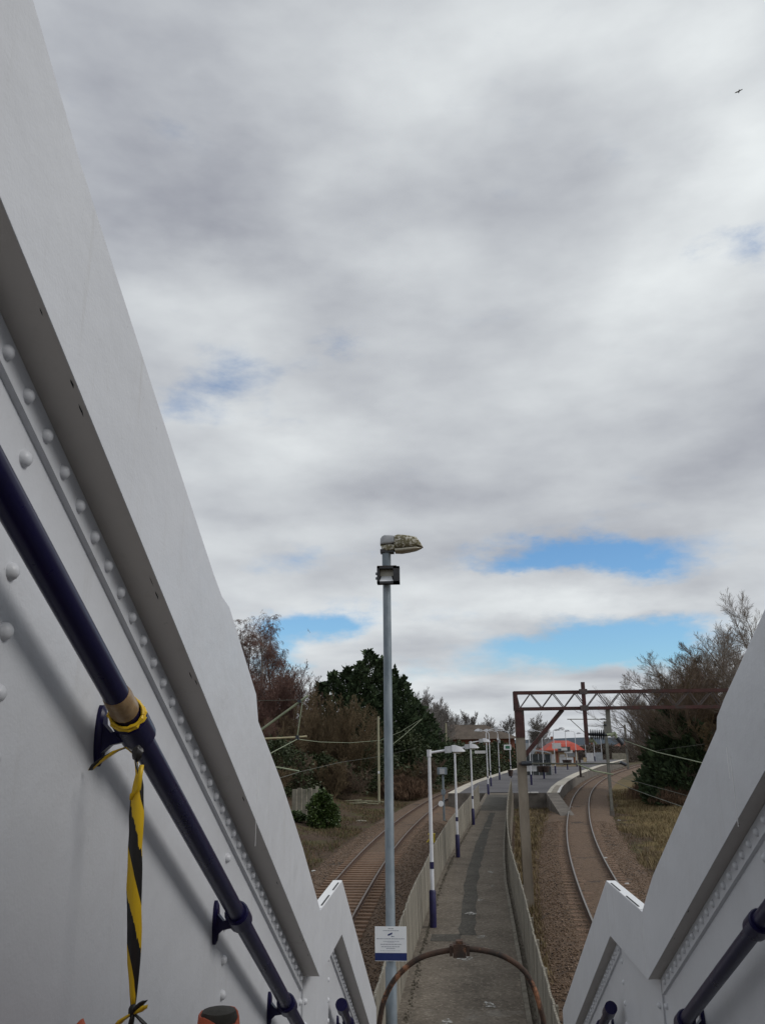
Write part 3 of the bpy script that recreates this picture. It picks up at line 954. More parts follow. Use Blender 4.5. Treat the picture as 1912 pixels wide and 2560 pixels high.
for side, XW, XB in ((-1, -0.800, -0.70), (1, 1.115, 1.04)):
    o = side                                       # outward direction along x
    # web plates, one per panel, butted at the rivet columns
    joints = [Y0, -0.25, 1.47, 3.19, Y1, Y2, 7.3, Y3]
    for a, b in zip(joints[:-1], joints[1:]):
        a2, b2 = a + 0.0001, b - 0.0001
        proud = 0.010 if (a, b) == (Y1, Y2) else 0.0
        x0, x1 = XW - o * proud, XW + o * 0.012
        mb = MB()
        n = 8
        rows = []
        for i in range(n + 1):
            y = a2 + (b2 - a2) * i / n
            yz = min(max(y, a2), b2)
            zz = zf(yz) - 0.001
            rows.append([(x0, y, zz - 2.05), (x1, y, zz - 2.05), (x1, y, zz), (x0, y, zz)])
        if side > 0:
            pass
        mb.loft(rows)
        mb.build('web_plate', 'steel_white', stair)
        # outside cover strip behind each joint
        if b < Y3:
            MB().hexa([(x1 + o * 0.001, b - 0.06, zf(b) - 2.0), (x1 + o * 0.013, b - 0.06, zf(b) - 2.0), (x1 + o * 0.013, b + 0.06, zf(b) - 2.0), (x1 + o * 0.001, b + 0.06, zf(b) - 2.0),
                       (x1 + o * 0.001, b - 0.06, zf(b) - 0.08), (x1 + o * 0.013, b - 0.06, zf(b) - 0.08), (x1 + o * 0.013, b + 0.06, zf(b) - 0.08), (x1 + o * 0.001, b + 0.06, zf(b) - 0.08)]).build('joint_cover', 'steel_white', stair)
    # angle leg, flange and coping for each run
    for a, b in ((Y0, Y1), (Y1, Y2), (Y2, Y3)):
        n = 40 if a == Y0 else 16
        yy = [a + (b - a) * i / n for i in range(n + 1)]
        leg = 0.082
        if a == Y1:
            pass
        else:
            e0 = 0.10 if a == Y0 else 0.03
            ya = [a + 0.02 + (b - 0.05 - a) * i / 30 for i in range(31)] if a == Y0 else [a + 0.06 + (b - 0.06 - a) * i / 10 for i in range(11)]
            MB().loft([[(XW - o * 0.013, y, zf(y) - leg + 0.004), (XW - o * 0.0006, y, zf(y) - leg), (XW - o * 0.0006, y, zf(y) - 0.002), (XW - o * 0.013, y, zf(y) - 0.002)] for y in ya], caps=True).build('angle_bar', 'steel_white', stair)
        MB().loft([[(XB + o * 0.002, y, zf(y)), (XW + o * 0.09, y, zf(y)), (XW + o * 0.09, y, zf(y) + 0.012), (XB + o * 0.002, y, zf(y) + 0.012)] for y in yy]).build('flange', 'steel_under', stair)
        yc = sorted(set(yy + ([p[0] for p in (top_l if side < 0 else top_r)] if a == Y0 else [])))
        yc = [y for y in yc if a <= y <= b]
        cp = MB().loft([[(XB, y, zf(y) - 0.001), (XB + o * 0.0015, y, zf(y) - 0.001), (XB + o * 0.0015, y, zf(y) + 0.02), (XB + o * 0.062, y, zf(y) + 0.02),
                         (XB + o * 0.062, y, (zt(y, side) if not (a == Y1 or abs(y - Y1) < 1e-6) else zt(Y1, side))),
                         (XB, y, (zt(y, side) if not (a == Y1 or abs(y - Y1) < 1e-6) else zt(Y1, side)))] for y in yc]).build('coping_plate', 'steel_white', stair, angle=20)
        if a == Y1:
            zz = zt(Y1, side)
            MB().box((XB + o * 0.031, (Y1 + Y2) / 2 + 0.03, zz + 0.0015), (0.058, Y2 - Y1 - 0.06, 0.003)).build('lit_top_sheet', 'lit_top_run_white', cp)  # thin sheet added so the sky-facing coping top is brighter by colour
            for s0, s1, xx in ((5.06, 5.38, 0.012), (5.56, 5.84, 0.012)):
                MB().box((XB + o * xx, (s0 + s1) / 2, zz + 0.004), (0.008, s1 - s0, 0.004)).build('joint_slot', 'dark_slot', cp)
    # dark chips along the coping foot, white runs on its face
    rgc = random.Random(40 + side)
    for k in range(16):
        yk = rgc.choice((rgc.uniform(0.9, 1.7), rgc.uniform(1.7, 2.4), rgc.uniform(2.4, 4.6)))
        ln, wd = rgc.uniform(0.008, 0.05), rgc.uniform(0.001, 0.003)
        xx = XB + o * rgc.uniform(0.008, 0.018)
        MB().add([(xx, yk, zf(yk) - 0.0009), (xx + o * wd, yk + ln * 0.3, zf(yk + ln * 0.3) - 0.0009), (xx + o * wd * 0.7, yk + ln, zf(yk + ln) - 0.0009), (xx - o * wd * 0.5, yk + ln * 0.6, zf(yk + ln * 0.6) - 0.0009)], [(0, 1, 2, 3)]).build('paint_chip', 'dark_slot', stair)
    for yk, z0_, z1_ in ((Y1 + 0.02, -0.03, -0.30), (Y2 - 0.012, -0.01, -0.33), (3.21, -0.20, -0.44), (3.24, -0.15, -0.26)):
        zt0_ = zt(min(yk, Y1 - 0.001), side) if yk < Y1 else zt(Y1, side)
        MB().box((XB - o * 0.0006, yk, zt0_ + (z0_ + z1_) / 2), (0.0012, rgc.uniform(0.002, 0.005), z0_ - z1_)).build('paint_run', 'lit_top_run_white', stair)
    # rivets along the flange angle
    y = -0.35
    while y < Y3 - 0.1:
        if not (Y1 - 0.06 < y < Y2 + 0.08):
            place('rivet', RIV, stair, (XW - o * 0.013, y, zf(y) - 0.044), (0, 0, pi if side > 0 else 0))
            y += 0.1015 * CT
        else:
            y = Y2 + 0.09
    # rivet columns down the plate joints
    for yc, n, dzs in ((1.47, 11, 0.112), (3.19, 11, 0.112), (Y1 - 0.05, 6, 0.115), (Y1 + 0.06, 6, 0.115), (Y2 + 0.04, 7, 0.12)):
        for k in range(n):
            z = zf(yc) - 0.138 - k * dzs
            proud = 0.010 if Y1 < yc < Y2 else 0.0
            place('rivet', RIV, stair, (XW - o * proud, yc + R.uniform(-.004, .004), z), (0, 0, pi if side > 0 else 0), (1.15, 1.1, 1.1))
    # handrails: one tube per flight on cast brackets
    XH = XW - o * 0.085
    for a, b, brs in ((Y0, 4.72, (-0.1, 0.92, 1.935, 3.05, 4.03) if side < 0 else (-0.1, 0.92, 2.0, 3.1, 4.2)), (6.08, 8.62, (6.5, 7.5, 8.4))):
        yy = [a + (b - a) * i / 14 for i in range(15)]
        hr = MB().poly([(XH, y, zf(y) - 0.384) for y in yy], 0.0285, 20).build('handrail', 'navy', stair)
        if a > 6:
            MB().poly([(XH, a - 0.02, zf(Y2) - 0.384 - (a - 0.02 - Y2) * TT), (XH, a + 0.10, zf(a + 0.10) - 0.384)], 0.040, 16).build('end_cap', 'navy', hr)
        for yb in brs:
            z = zf(yb) - 0.384
            d = Vector((0, CT, -sin(TH)))
            c = Vector((XH, yb, z))
            bk = MB()
            bk.poly([c - d * 0.045, c - d * 0.038, c + d * 0.038, c + d * 0.045], [0.036, 0.041, 0.041, 0.036], 18)
            # cast arm to the wall and a long wall pad
            bk.loft([[(XH + o * 0.02, yb - 0.016, z - 0.034), (XH + o * 0.02, yb + 0.016, z - 0.034), (XH + o * 0.02, yb + 0.016, z - 0.004), (XH + o * 0.02, yb - 0.016, z - 0.004)],
                     [(XH + o * 0.05, yb - 0.011, z - 0.040), (XH + o * 0.05, yb + 0.011, z - 0.040), (XH + o * 0.05, yb + 0.011, z - 0.012), (XH + o * 0.05, yb - 0.011, z - 0.012)],
                     [(XW - o * 0.012, yb - 0.014, z - 0.060), (XW - o * 0.012, yb + 0.014, z - 0.060), (XW - o * 0.012, yb + 0.014, z + 0.012), (XW - o * 0.012, yb - 0.014, z + 0.012)]])
            ring = []
            for xx, s in ((XW + o * 0.0, 1.0), (XW - o * 0.010, 1.0), (XW - o * 0.016, 0.82)):
                ring.append([(xx, yb + 0.021 * s * cos(t), z - 0.018 + 0.070 * s * sin(t)) for t in [2 * pi * k / 18 for k in range(18)]])
            bk.loft(ring)
            bk.build('bracket', 'navy', hr)

# treads, landing and trestle legs (mostly below the frame)
XL, XR = -0.797, 1.112
y = Y0 + 0.2
k = 0
while y < Y1 - 0.05:
    zz = zf(y) - NOS - 0.04
    MB().box(((XL + XR) / 2, y + 0.14, zz), (XR - XL - 0.02, 0.31, 0.05)).build('tread', 'tread', stair)
    y += 0.3
MB().box(((XL + XR) / 2, (Y1 + Y2) / 2 + 0.1, ZL - NOS - 0.04), (XR - XL - 0.045, Y2 - Y1 + 0.2, 0.05)).build('landing_plate', 'tread', stair)
y = Y2 + 0.3
while y < Y3 - 0.05:
    zz = zf(y) - NOS - 0.04
    if zz > PATHZ + 0.02:
        MB().box(((XL + XR) / 2, y + 0.14, zz), (XR - XL - 0.02, 0.31, 0.05)).build('tread', 'tread', stair)
    y += 0.3
for sx in (XL + 0.12, XR - 0.12):
    for sy in (Y1 + 0.1, Y2 - 0.1):
        MB().box((sx, sy, (ZL - NOS - 0.07 - 0.5) / 2), (0.16, 0.16, ZL - NOS - 0.07 + 0.5)).build('trestle_leg', 'steel_white', stair)
for sx in (XL + 0.12, XR - 0.12):
    MB().box((sx, Y0 + 0.3, (zf(Y0) - NOS - 0.3 - 0.5) / 2), (0.2, 0.2, zf(Y0) - NOS - 0.3 + 0.5)).build('trestle_leg', 'steel_white', stair)

# ------------------------------------------------------------------ barrier tape tied on the left handrail, cones
XHL = -0.715


def ribbon(pts, wds, tw, name, m, parent, uvscale=1.0):
    """thin folded ribbon: width and twist per point"""
    mb = MB()
    pts = [Vector(p) for p in pts]
    L, Rr = [], []
    acc = [0.0]
    for i in range(1, len(pts)):
        acc.append(acc[-1] + (pts[i] - pts[i - 1]).length)
    for p, wd, t in zip(pts, wds, tw):
        s = Vector((cos(t), sin(t) * 0.8, 0.0)) * (wd / 2)
        L.append(p - s)
        Rr.append(p + s)
    mid = [(a + b) / 2 + Vector((0, -0.003, 0)) for a, b in zip(L, Rr)]
    n = len(pts)
    mb.v = [tuple(q) for q in L + mid + Rr]
    mb.f = [(i, i + 1, n + i + 1, n + i) for i in range(n - 1)] + [(n + i, n + i + 1, 2 * n + i + 1, 2 * n + i) for i in range(n - 1)]
    ob = mb.build(name, m, parent, angle=60)
    uv = ob.data.uv_layers.new(name='UVMap')
    for poly in ob.data.polygons:
        for li in poly.loop_indices:
            vi = ob.data.loops[li].vertex_index
            uv.data[li].uv = (vi // n * 0.5, acc[vi % n] * uvscale)
    sol = ob.modifiers.new('thickness', 'SOLIDIFY')
    sol.thickness = 0.0012
    return ob


tape = thing('barrier_tape', (XHL, 1.88, 4.35), 'black and yellow hazard tape knotted to the left handrail and hanging down', 'tape')
PXS = [(340, 1888, .012), (342, 1915, .010), (347, 1935, .016), (346, 1965, .028), (343, 2000, .034), (342, 2040, .038), (341, 2080, .036), (338, 2120, .037), (338, 2170, .037),
       (336, 2220, .038), (336, 2270, .036), (337, 2320, .036), (336, 2370, .034), (335, 2410, .031), (335, 2450, .023), (334, 2490, .017), (333, 2520, .011)]
pts = [at(a, b, 1.865 - 0.02 * i / 16) for i, (a, b, _) in enumerate(PXS)]
ribbon(pts, [c * 0.86 for *_, c in PXS], [0.9, 0.9, 0.5, 0.2, 0.1, 0.25, 0.05, -0.1, 0.1, 0.2, 0.0, 0.1, 0.25, 0.1, 0.3, 0.2, 0.3], 'hanging_strip', 'hazard', tape, 1.0)
pts = [at(a, b, 1.865) for a, b in ((344, 1890), (318, 1868), (290, 1878), (262, 1895), (238, 1912), (226, 1926))]
ribbon(pts, [.010, .012, .017, .020, .018, .012], [0.4, 0.6, 0.9, 0.9, 0.7, 0.9], 'loose_end', 'hazard', tape, 1.6)
pts = [at(a, b, 1.85) for a, b in ((355, 1912), (350, 1940), (345, 1975), (332, 1985), (328, 2000))]
ribbon(pts, [.010, .012, .014, .014, .008], [0.4, 0.2, 0.5, 0.8, 0.8], 'side_loop', 'tape_yellow', tape)
d = Vector((0, CT, -sin(TH)))
c0 = Vector((XHL, 1.835, zf(1.835) - 0.384))
mbw = MB()
mbw.poly([c0 - d * 0.03, c0 - d * 0.022, c0 - d * 0.005, c0 + d * 0.012, c0 + d * 0.03, c0 + d * 0.042], [0.0292, 0.0312, 0.0322, 0.0316, 0.0332, 0.0312], 18)
mbw.build('parcel_tape_wrap', 'parcel_tape', tape)
c1 = Vector((XHL, 1.885, zf(1.885) - 0.384))
n1 = Vector((0, sin(TH), CT))
loop = []
for k in range(25):
    t = 2 * pi * k / 24
    loop.append(c1 + Vector((1, 0, 0)) * (0.0345 * cos(t)) + n1 * (0.0345 * sin(t)) + d * (0.012 * cos(t * 1 + 0.6)))
rgk = random.Random(5)
for q, (mm, rr0, sh0) in enumerate((('tape_yellow', 0.0055, 0.0), ('tape_black', 0.0045, 0.013), ('tape_yellow', 0.0035, -0.010))):
    lp = [p + d * (sh0 + rgk.uniform(-0.003, 0.003)) + (p - c1).normalized() * rgk.uniform(-0.002, 0.0025) for p in loop[:-1]]
    MB().poly(lp + [lp[0]], [rr0 * rgk.uniform(0.6, 1.5) for _ in range(25)], 7).build('knot_loop', mm, tape)
kn = at(345, 1884, 1.83)
MB().loft([[tuple(kn + Vector(((0.011 + 0.004 * sin(3 * t + 2 * u)) * sin(u) * cos(t), 0.010 * sin(u) * sin(t), 0.016 * cos(u) + 0.003 * sin(4 * t)))) for t in [2 * pi * k / 10 for k in range(10)]] for u in [pi * (j + 0.5) / 6 for j in range(6)]]).build('knot', 'tape_black', tape)
# bow at the lower end
kb_ = at(333, 2527, 1.845)
MB().loft([[tuple(kb_ + Vector((0.010 * sin(u) * cos(t), 0.009 * sin(u) * sin(t), 0.013 * cos(u)))) for t in [2 * pi * k / 10 for k in range(10)]] for u in [pi * (j + 0.5) / 6 for j in range(6)]]).build('knot', 'tape_black', tape)
for pp, ww, mm in ((((336, 2528), (346, 2516), (356, 2506), (364, 2500)), (.008, .014, .014, .010), 'tape_black'),
                   (((338, 2534), (348, 2528), (358, 2520), (364, 2512)), (.006, .014, .017, .010), 'tape_yellow'),
                   (((331, 2532), (318, 2542), (305, 2550), (294, 2562)), (.008, .014, .016, .014), 'tape_yellow'),
                   (((333, 2535), (330, 2550), (326, 2570), (325, 2600)), (.008, .011, .012, .012), 'tape_black'),
                   (((337, 2535), (348, 2545), (362, 2560), (370, 2590)), (.008, .010, .011, .012), 'tape_black')):
    ribbon([at(a, b, 1.84) for a, b in pp], ww, [0.5, 0.3, 0.4, 0.6], 'bow_tail', mm, tape)


def cone(px, py, y, htop, label, ragged):
    """traffic cone with its tip worn open, standing on the stairs"""
    c = at(px, py, y)
    zb = c.z - htop
    root = thing('traffic_cone', (c.x, y, zb), label, 'traffic cone')
    sh = []
    n = 20
    for k, (t, r_) in enumerate(((0.06, 0.135), (0.3, 0.108), (0.6, 0.075), (0.85, 0.048), (0.93, 0.041), (1.0, 0.038))):
        ring = []
        for i in range(n):
            a = 2 * pi * i / n
            dz_ = ((-0.013 * max(0, sin(-a + 0.9)) + R.uniform(-0.0025, 0.0025)) if (k == 5 and ragged) else 0)
            ring.append((c.x + r_ * cos(a), y + r_ * sin(a), zb + htop * t + dz_))
        sh.append(ring)
    if not ragged:                                  # this one has a torn upright point
        sh[-1] = [(c.x + 0.012 * cos(2 * pi * i / n), y + 0.012 * sin(2 * pi * i / n), zb + htop * 1.0 + 0.022 + 0.010 * cos(2 * pi * i / n)) for i in range(n)]
    ob = MB().loft(sh, caps=False).build('cone_shell', 'orange', root)
    sol = ob.modifiers.new('wall', 'SOLIDIFY')
    sol.thickness = 0.004
    if ragged:
        MB().poly([(c.x, y, zb + htop * 0.80), (c.x, y, zb + htop * 0.985), (c.x, y, zb + htop * 1.008), (c.x, y, zb + htop * 1.016)], [0.0345, 0.0345, 0.031, 0.016], 14).build('dark_filling', 'cone_black', root)
    MB().loft([[(c.x + s * a, y + s * b, zb + h) for a, b in ((-1, -1), (1, -1), (1, 1), (-1, 1))] for h, s in ((0.0, 0.17), (0.022, 0.17), (0.034, 0.145))]).build('base', 'cone_black', root)
    return root


cone(548, 2532, 1.72, 0.50, 'faded orange cone with a broken open dark tip, against the left web plate', True)
cone(186, 2600, 1.52, 0.42, 'orange cone whose tip just shows, closer to the hazard tape end', False)


# ------------------------------------------------------------------ rusty hoop at the foot of the stairs
hoop = thing('pipe_arch', (0.1, 9.2, PATHZ), 'rusty bent pipe arch with a clamp over the stair foot', 'arch')
HP = [(812, 2300), (816, 2240), (820, 2205), (828, 2165), (845, 2127), (870, 2096), (905, 2070), (950, 2056), (990, 2051), (1030, 2051), (1075, 2061), (1110, 2079), (1135, 2102), (1155, 2140), (1167, 2180), (1174, 2215), (1178, 2300)]
D_ = 1912 / 1652.0
hp = [at(a * D_, b * D_, 9.2) for a, b in HP]
hp = [Vector((hp[0].x - 0.01, 9.2, PATHZ))] + hp + [Vector((hp[-1].x + 0.01, 9.2, PATHZ))]
# resample smoothly
sm_ = []
for i in range(len(hp) - 1):
    p0, p1, p2, p3 = hp[max(0, i - 1)], hp[i], hp[i + 1], hp[min(len(hp) - 1, i + 2)]
    for k in range(4):
        t = k / 4
        sm_.append(0.5 * ((2 * p1) + (p2 - p0) * t + (2 * p0 - 5 * p1 + 4 * p2 - p3) * t * t + (3 * p1 - p0 - 3 * p2 + p3) * t ** 3))
sm_.append(hp[-1])
MB().poly(sm_, 0.027, 14).build('bent_pipe', 'rust', hoop)
cc = at(992 * D_, 2052 * D_, 9.2)
cl = MB().box(cc, (0.13, 0.12, 0.12))
cl.box(cc + Vector((0, 0, 0.075)), (0.07, 0.09, 0.03))
cl.box(cc + Vector((-0.085, 0, 0)), (0.03, 0.10, 0.095))
cl.box(cc + Vector((0.085, 0, 0)), (0.03, 0.10, 0.095))
cl.build('clamp_box', 'rust', hoop)

# ------------------------------------------------------------------ tall lamp post with floodlight and notice
PXp, PYp = -0.765, 12.0
post = thing('tall_lamp_post', (PXp, PYp, PATHZ), 'tall galvanised lamp post with a lichen covered lantern beside the path', 'lamp post')
zt_ = at(834 * D_, 1195 * D_, PYp).z
MB().poly([(PXp, PYp, PATHZ), (PXp, PYp, PATHZ + 1.5), (PXp, PYp, PATHZ + 1.52), (PXp, PYp, zt_)], [0.075, 0.074, 0.064, 0.058], 20).build('column', 'galv', post)
MB().poly([(PXp, PYp, zt_ - 0.32), (PXp, PYp, zt_ + 0.02)], 0.0655, 18).build('top_sleeve', 'galv', post)


def P12(a, b, dy=0.0):
    return at(850 + a / 5.507, 1300 + b / 5.507, PYp + dy)


def loft_outline(top, bot, hw, name, m, parent, y0, sq=0.7):
    """lantern shell: side outline (top and bottom rows of photo points) with half width per station"""
    rings = []
    for (ta, tb), (ba, bb), h in zip(top, bot, hw):
        p, q = P12(ta, tb), P12(ba, bb)
        mz = (p.z + q.z) / 2
        ring = []
        for k in range(20):
            a = 2 * pi * (k + 0.5) / 20
            yy_ = h * (abs(cos(a)) ** sq) * (1 if cos(a) > 0 else -1)
            zz = mz + (p.z - q.z) / 2 * (abs(sin(a)) ** sq) * (1 if sin(a) > 0 else -1)
            ring.append(((p.x + q.x) / 2 * 0.5 + (p.x if sin(a) > 0 else q.x) * 0.5, y0 + yy_, zz))
        rings.append(ring)
    return MB().loft(rings).build(name, m, parent, angle=50)


loft_outline([(560, 262), (590, 235), (620, 222), (690, 224), (745, 232)], [(553, 352), (570, 350), (600, 348), (690, 342), (748, 334)], [0.05, 0.085, 0.1, 0.11, 0.115], 'gear_cover', 'lamp_head', post, PYp, 0.28)
lt = loft_outline([(752, 226), (800, 212), (870, 218), (950, 228), (1050, 246), (1100, 310), (1140, 372)], [(752, 400), (800, 402), (870, 398), (950, 388), (1050, 378), (1100, 376), (1143, 384)], [0.115, 0.13, 0.14, 0.14, 0.12, 0.085, 0.03], 'lantern_shell', 'lichen', post, PYp, 0.5)
loft_outline([(755, 398), (850, 396), (950, 386), (1050, 376), (1125, 380)], [(760, 455), (850, 456), (950, 440), (1050, 420), (1125, 392)], [0.10, 0.12, 0.12, 0.10, 0.03], 'lens_bowl', 'lens', lt, PYp)
loft_outline([(556, 358), (640, 352), (755, 345)], [(592, 420), (650, 440), (760, 425)], [0.07, 0.09, 0.10], 'lower_gear_tray', 'lichen', post, PYp, 0.35)
pb = P12(650, 445)
MB().box((pb.x, PYp, pb.z + 0.01), (0.20, 0.15, 0.05)).build('spigot_clamp', 'black', post)
# floodlight box clamped on the column, facing the stairs
fl0, fl1 = P12(512, 655, -0.12), P12(822, 880, -0.12)
fx, fz = (fl0.x + fl1.x) / 2, (fl0.z + fl1.z) / 2
fw, fh = fl1.x - fl0.x, fl0.z - fl1.z
fr = MB()
y_a, y_b = PYp - 0.20, PYp - 0.07
fr.box((fx, y_b, fz), (fw, 0.02, fh))
for xx, zz, sx, sz in ((fl0.x + 0.018, fz, 0.036, fh), (fl1.x - 0.045, fz, 0.09, fh), (fx, fl0.z - 0.015, fw, 0.03), (fx, fl1.z + 0.015, fw, 0.03)):
    fr.box((xx, (y_a + y_b) / 2, zz), (sx, y_b - y_a, sz))
flood = fr.build('floodlight_housing', 'black', post)
il, ir = fl0.x + 0.038, fl1.x - 0.092
MB().add([(il, y_b - 0.015, fl0.z - 0.031), (ir, y_b - 0.015, fl0.z - 0.031), (ir, y_b - 0.02, fz + 0.0), (il, y_b - 0.02, fz + 0.0)], [(0, 3, 2, 1)]).build('back_reflector', 'lens', flood)
MB().add([(il + 0.02, y_b - 0.02, fz - 0.0), (ir - 0.03, y_b - 0.02, fz - 0.0), (ir, y_a + 0.01, fl1.z + 0.033), (il, y_a + 0.01, fl1.z + 0.033)], [(0, 3, 2, 1)]).build('lower_reflector', 'sign_white', flood)
MB().box((fx - 0.02, (y_a + y_b) / 2, fl0.z + 0.006), (fw * 0.85, 0.12, 0.012)).build('rusty_top', 'rust', flood)
for zz in (0.03, -0.04):
    MB().box((fl0.x - 0.012, (y_a + y_b) / 2, fz + zz), (0.024, 0.05, 0.03)).build('hinge', 'galv', flood)
MB().poly([(PXp, PYp, fz - 0.06), (PXp, PYp, fz + 0.06)], 0.0685, 16).build('clamp_band', 'black', post)

sg = thing('camera_notice_sign', (PXp, PYp - 0.085, at(0, 2410, 12).z), 'white notice with a small camera picture and navy foot, on the tall post', 'sign')
s0, s1 = at(937, 2316, PYp - 0.085), at(1017, 2403, PYp - 0.085)
sxm, szm, sw, sh_ = (s0.x + s1.x) / 2, (s0.z + s1.z) / 2, s1.x - s0.x, s0.z - s1.z
yS = PYp - 0.085
MB().box((sxm, yS, szm), (sw, 0.006, sh_)).build('panel', 'sign_white', sg)


def on_sign(u0, v0, u1, v1, name, m, dy=0.0045, slant=0.0):
    """rectangle on the notice; u, v from the top left, 0 to 1"""
    a, b = s0.x + u0 * sw, s0.x + u1 * sw
    c, d2 = s0.z - v0 * sh_, s0.z - v1 * sh_
    MB().hexa([(a, yS - dy, d2), (b, yS - dy, d2 + slant), (b, yS - 0.003, d2 + slant), (a, yS - 0.003, d2), (a, yS - dy, c), (b, yS - dy, c + slant), (b, yS - 0.003, c + slant), (a, yS - 0.003, c)]).build(name, m, sg)


on_sign(0.0, 0.765, 1.0, 0.985, 'navy_band', 'sign_blue')
for i, (a, b, v, h) in enumerate(((0.42, 0.60, 0.06, .018), (0.26, 0.77, 0.12, .016), (0.05, 0.95, 0.355, .018), (0.26, 0.76, 0.43, .012), (0.40, 0.62, 0.455, .008), (0.17, 0.84, 0.515, .018), (0.20, 0.79, 0.585, .018), (0.36, 0.63, 0.635, .018), (0.17, 0.8, 0.70, .008))):
    rg = random.Random(i)
    u = a
    while u < b - 0.01:
        wd = min(rg.uniform(0.03, 0.09), b - u)
        on_sign(u, v - h / 2, u + wd, v + h / 2, 'print_line', 'sign_ink')
        u += wd + 0.012
on_sign(0.41, 0.225, 0.55, 0.275, 'camera_symbol', 'sign_blue', slant=0.022)
on_sign(0.52, 0.27, 0.545, 0.30, 'camera_symbol', 'sign_blue')
on_sign(0.54, 0.285, 0.61, 0.297, 'camera_symbol', 'sign_blue')
MB().box((sxm, PYp - 0.074, szm + 0.12), (0.16, 0.016, 0.03)).build('bracket', 'galv', sg)
MB().box((sxm, PYp - 0.074, szm - 0.12), (0.16, 0.016, 0.03)).build('bracket', 'galv', sg)


# ------------------------------------------------------------------ platform lamps
def head(mb_parent, p, d, s, tilt=0.0):
    """lantern: box gear end + flared shade, pointing along d"""
    d = Vector(d).normalized()
    sd_ = Vector((-d.y, d.x, 0))
    up = Vector((0, 0, 1))

    def ring(t, wd, zt0, zb0):
        c = p + d * (t * s) + up * (tilt * t * s)
        return [c + sd_ * (wd * s) + up * (zb0 * s * 1.35), c - sd_ * (wd * s) + up * (zb0 * s * 1.35), c - sd_ * (wd * 0.7 * s) + up * (zt0 * s * 1.35), c + sd_ * (wd * 0.7 * s) + up * (zt0 * s * 1.35)]
    gear = MB().loft([ring(0.0, 0.10, 0.10, -0.09), ring(0.03, 0.12, 0.13, -0.10), ring(0.34, 0.13, 0.13, -0.10)]).build('gear_box', 'lamp_head', mb_parent)
    sh = MB().loft([ring(0.345, 0.15, 0.15, -0.07), ring(0.5, 0.18, 0.15, -0.09), ring(0.8, 0.17, 0.06, -0.11), ring(1.0, 0.09, -0.09, -0.12)]).build('lantern', 'lamp_white', mb_parent)
    MB().loft([ring(0.42, 0.12, -0.085, -0.15), ring(0.7, 0.13, -0.085, -0.16), ring(0.95, 0.06, -0.09, -0.13)]).build('lens', 'lens', sh)


def plat_lamp(x, y, h, arm, alen, rise, hs, label, r=0.055, base_h=0.82, band=True, zb=PATHZ, crook=False, extra=None):
    root = thing('platform_lamp', (x, y, zb), label, 'lamp post', 'white columns with navy feet along path and platform')
    MB().poly([(x, y, zb + base_h), (x, y, zb + h)], [r, r * 0.82], 12).build('column', 'lamp_white', root)
    MB().poly([(x, y, zb), (x, y, zb + base_h - 0.02), (x, y, zb + base_h + 0.02)], [r * 1.75, r * 1.75, r * 1.25], 12).build('navy_foot', 'navy_rough', root)
    if band:
        MB().poly([(x, y, zb + base_h + 0.50), (x, y, zb + base_h + 0.66)], r * 1.1, 12).build('navy_band', 'navy_rough', root)
    a = Vector(arm).normalized()
    top = Vector((x, y, zb + h))
    if crook:
        pts_ = [top - Vector((0, 0, 0.02)), top + a * 0.12 + Vector((0, 0, rise * 0.5)), top + a * alen * 0.55 + Vector((0, 0, rise * 0.85)), top + a * alen + Vector((0, 0, rise))]
    else:
        MB().poly([(x, y, zb + h - 0.14), (x, y, zb + h + 0.03)], r * 1.25, 12).build('top_cap', 'lamp_white', root)
        pts_ = [top - Vector((0, 0, 0.05)), top + a * alen + Vector((0, 0, rise - 0.05))]
    MB().poly(pts_, 0.03, 8).build('arm', 'lamp_white', root)
    head(root, pts_[-1] - a * 0.02, a, hs, 0.1)
    return root


def lampxy(px, py, s, ox, oy):
    g = gnd(ox + px / s, oy + py / s, PATHZ)
    return g.x, g.y


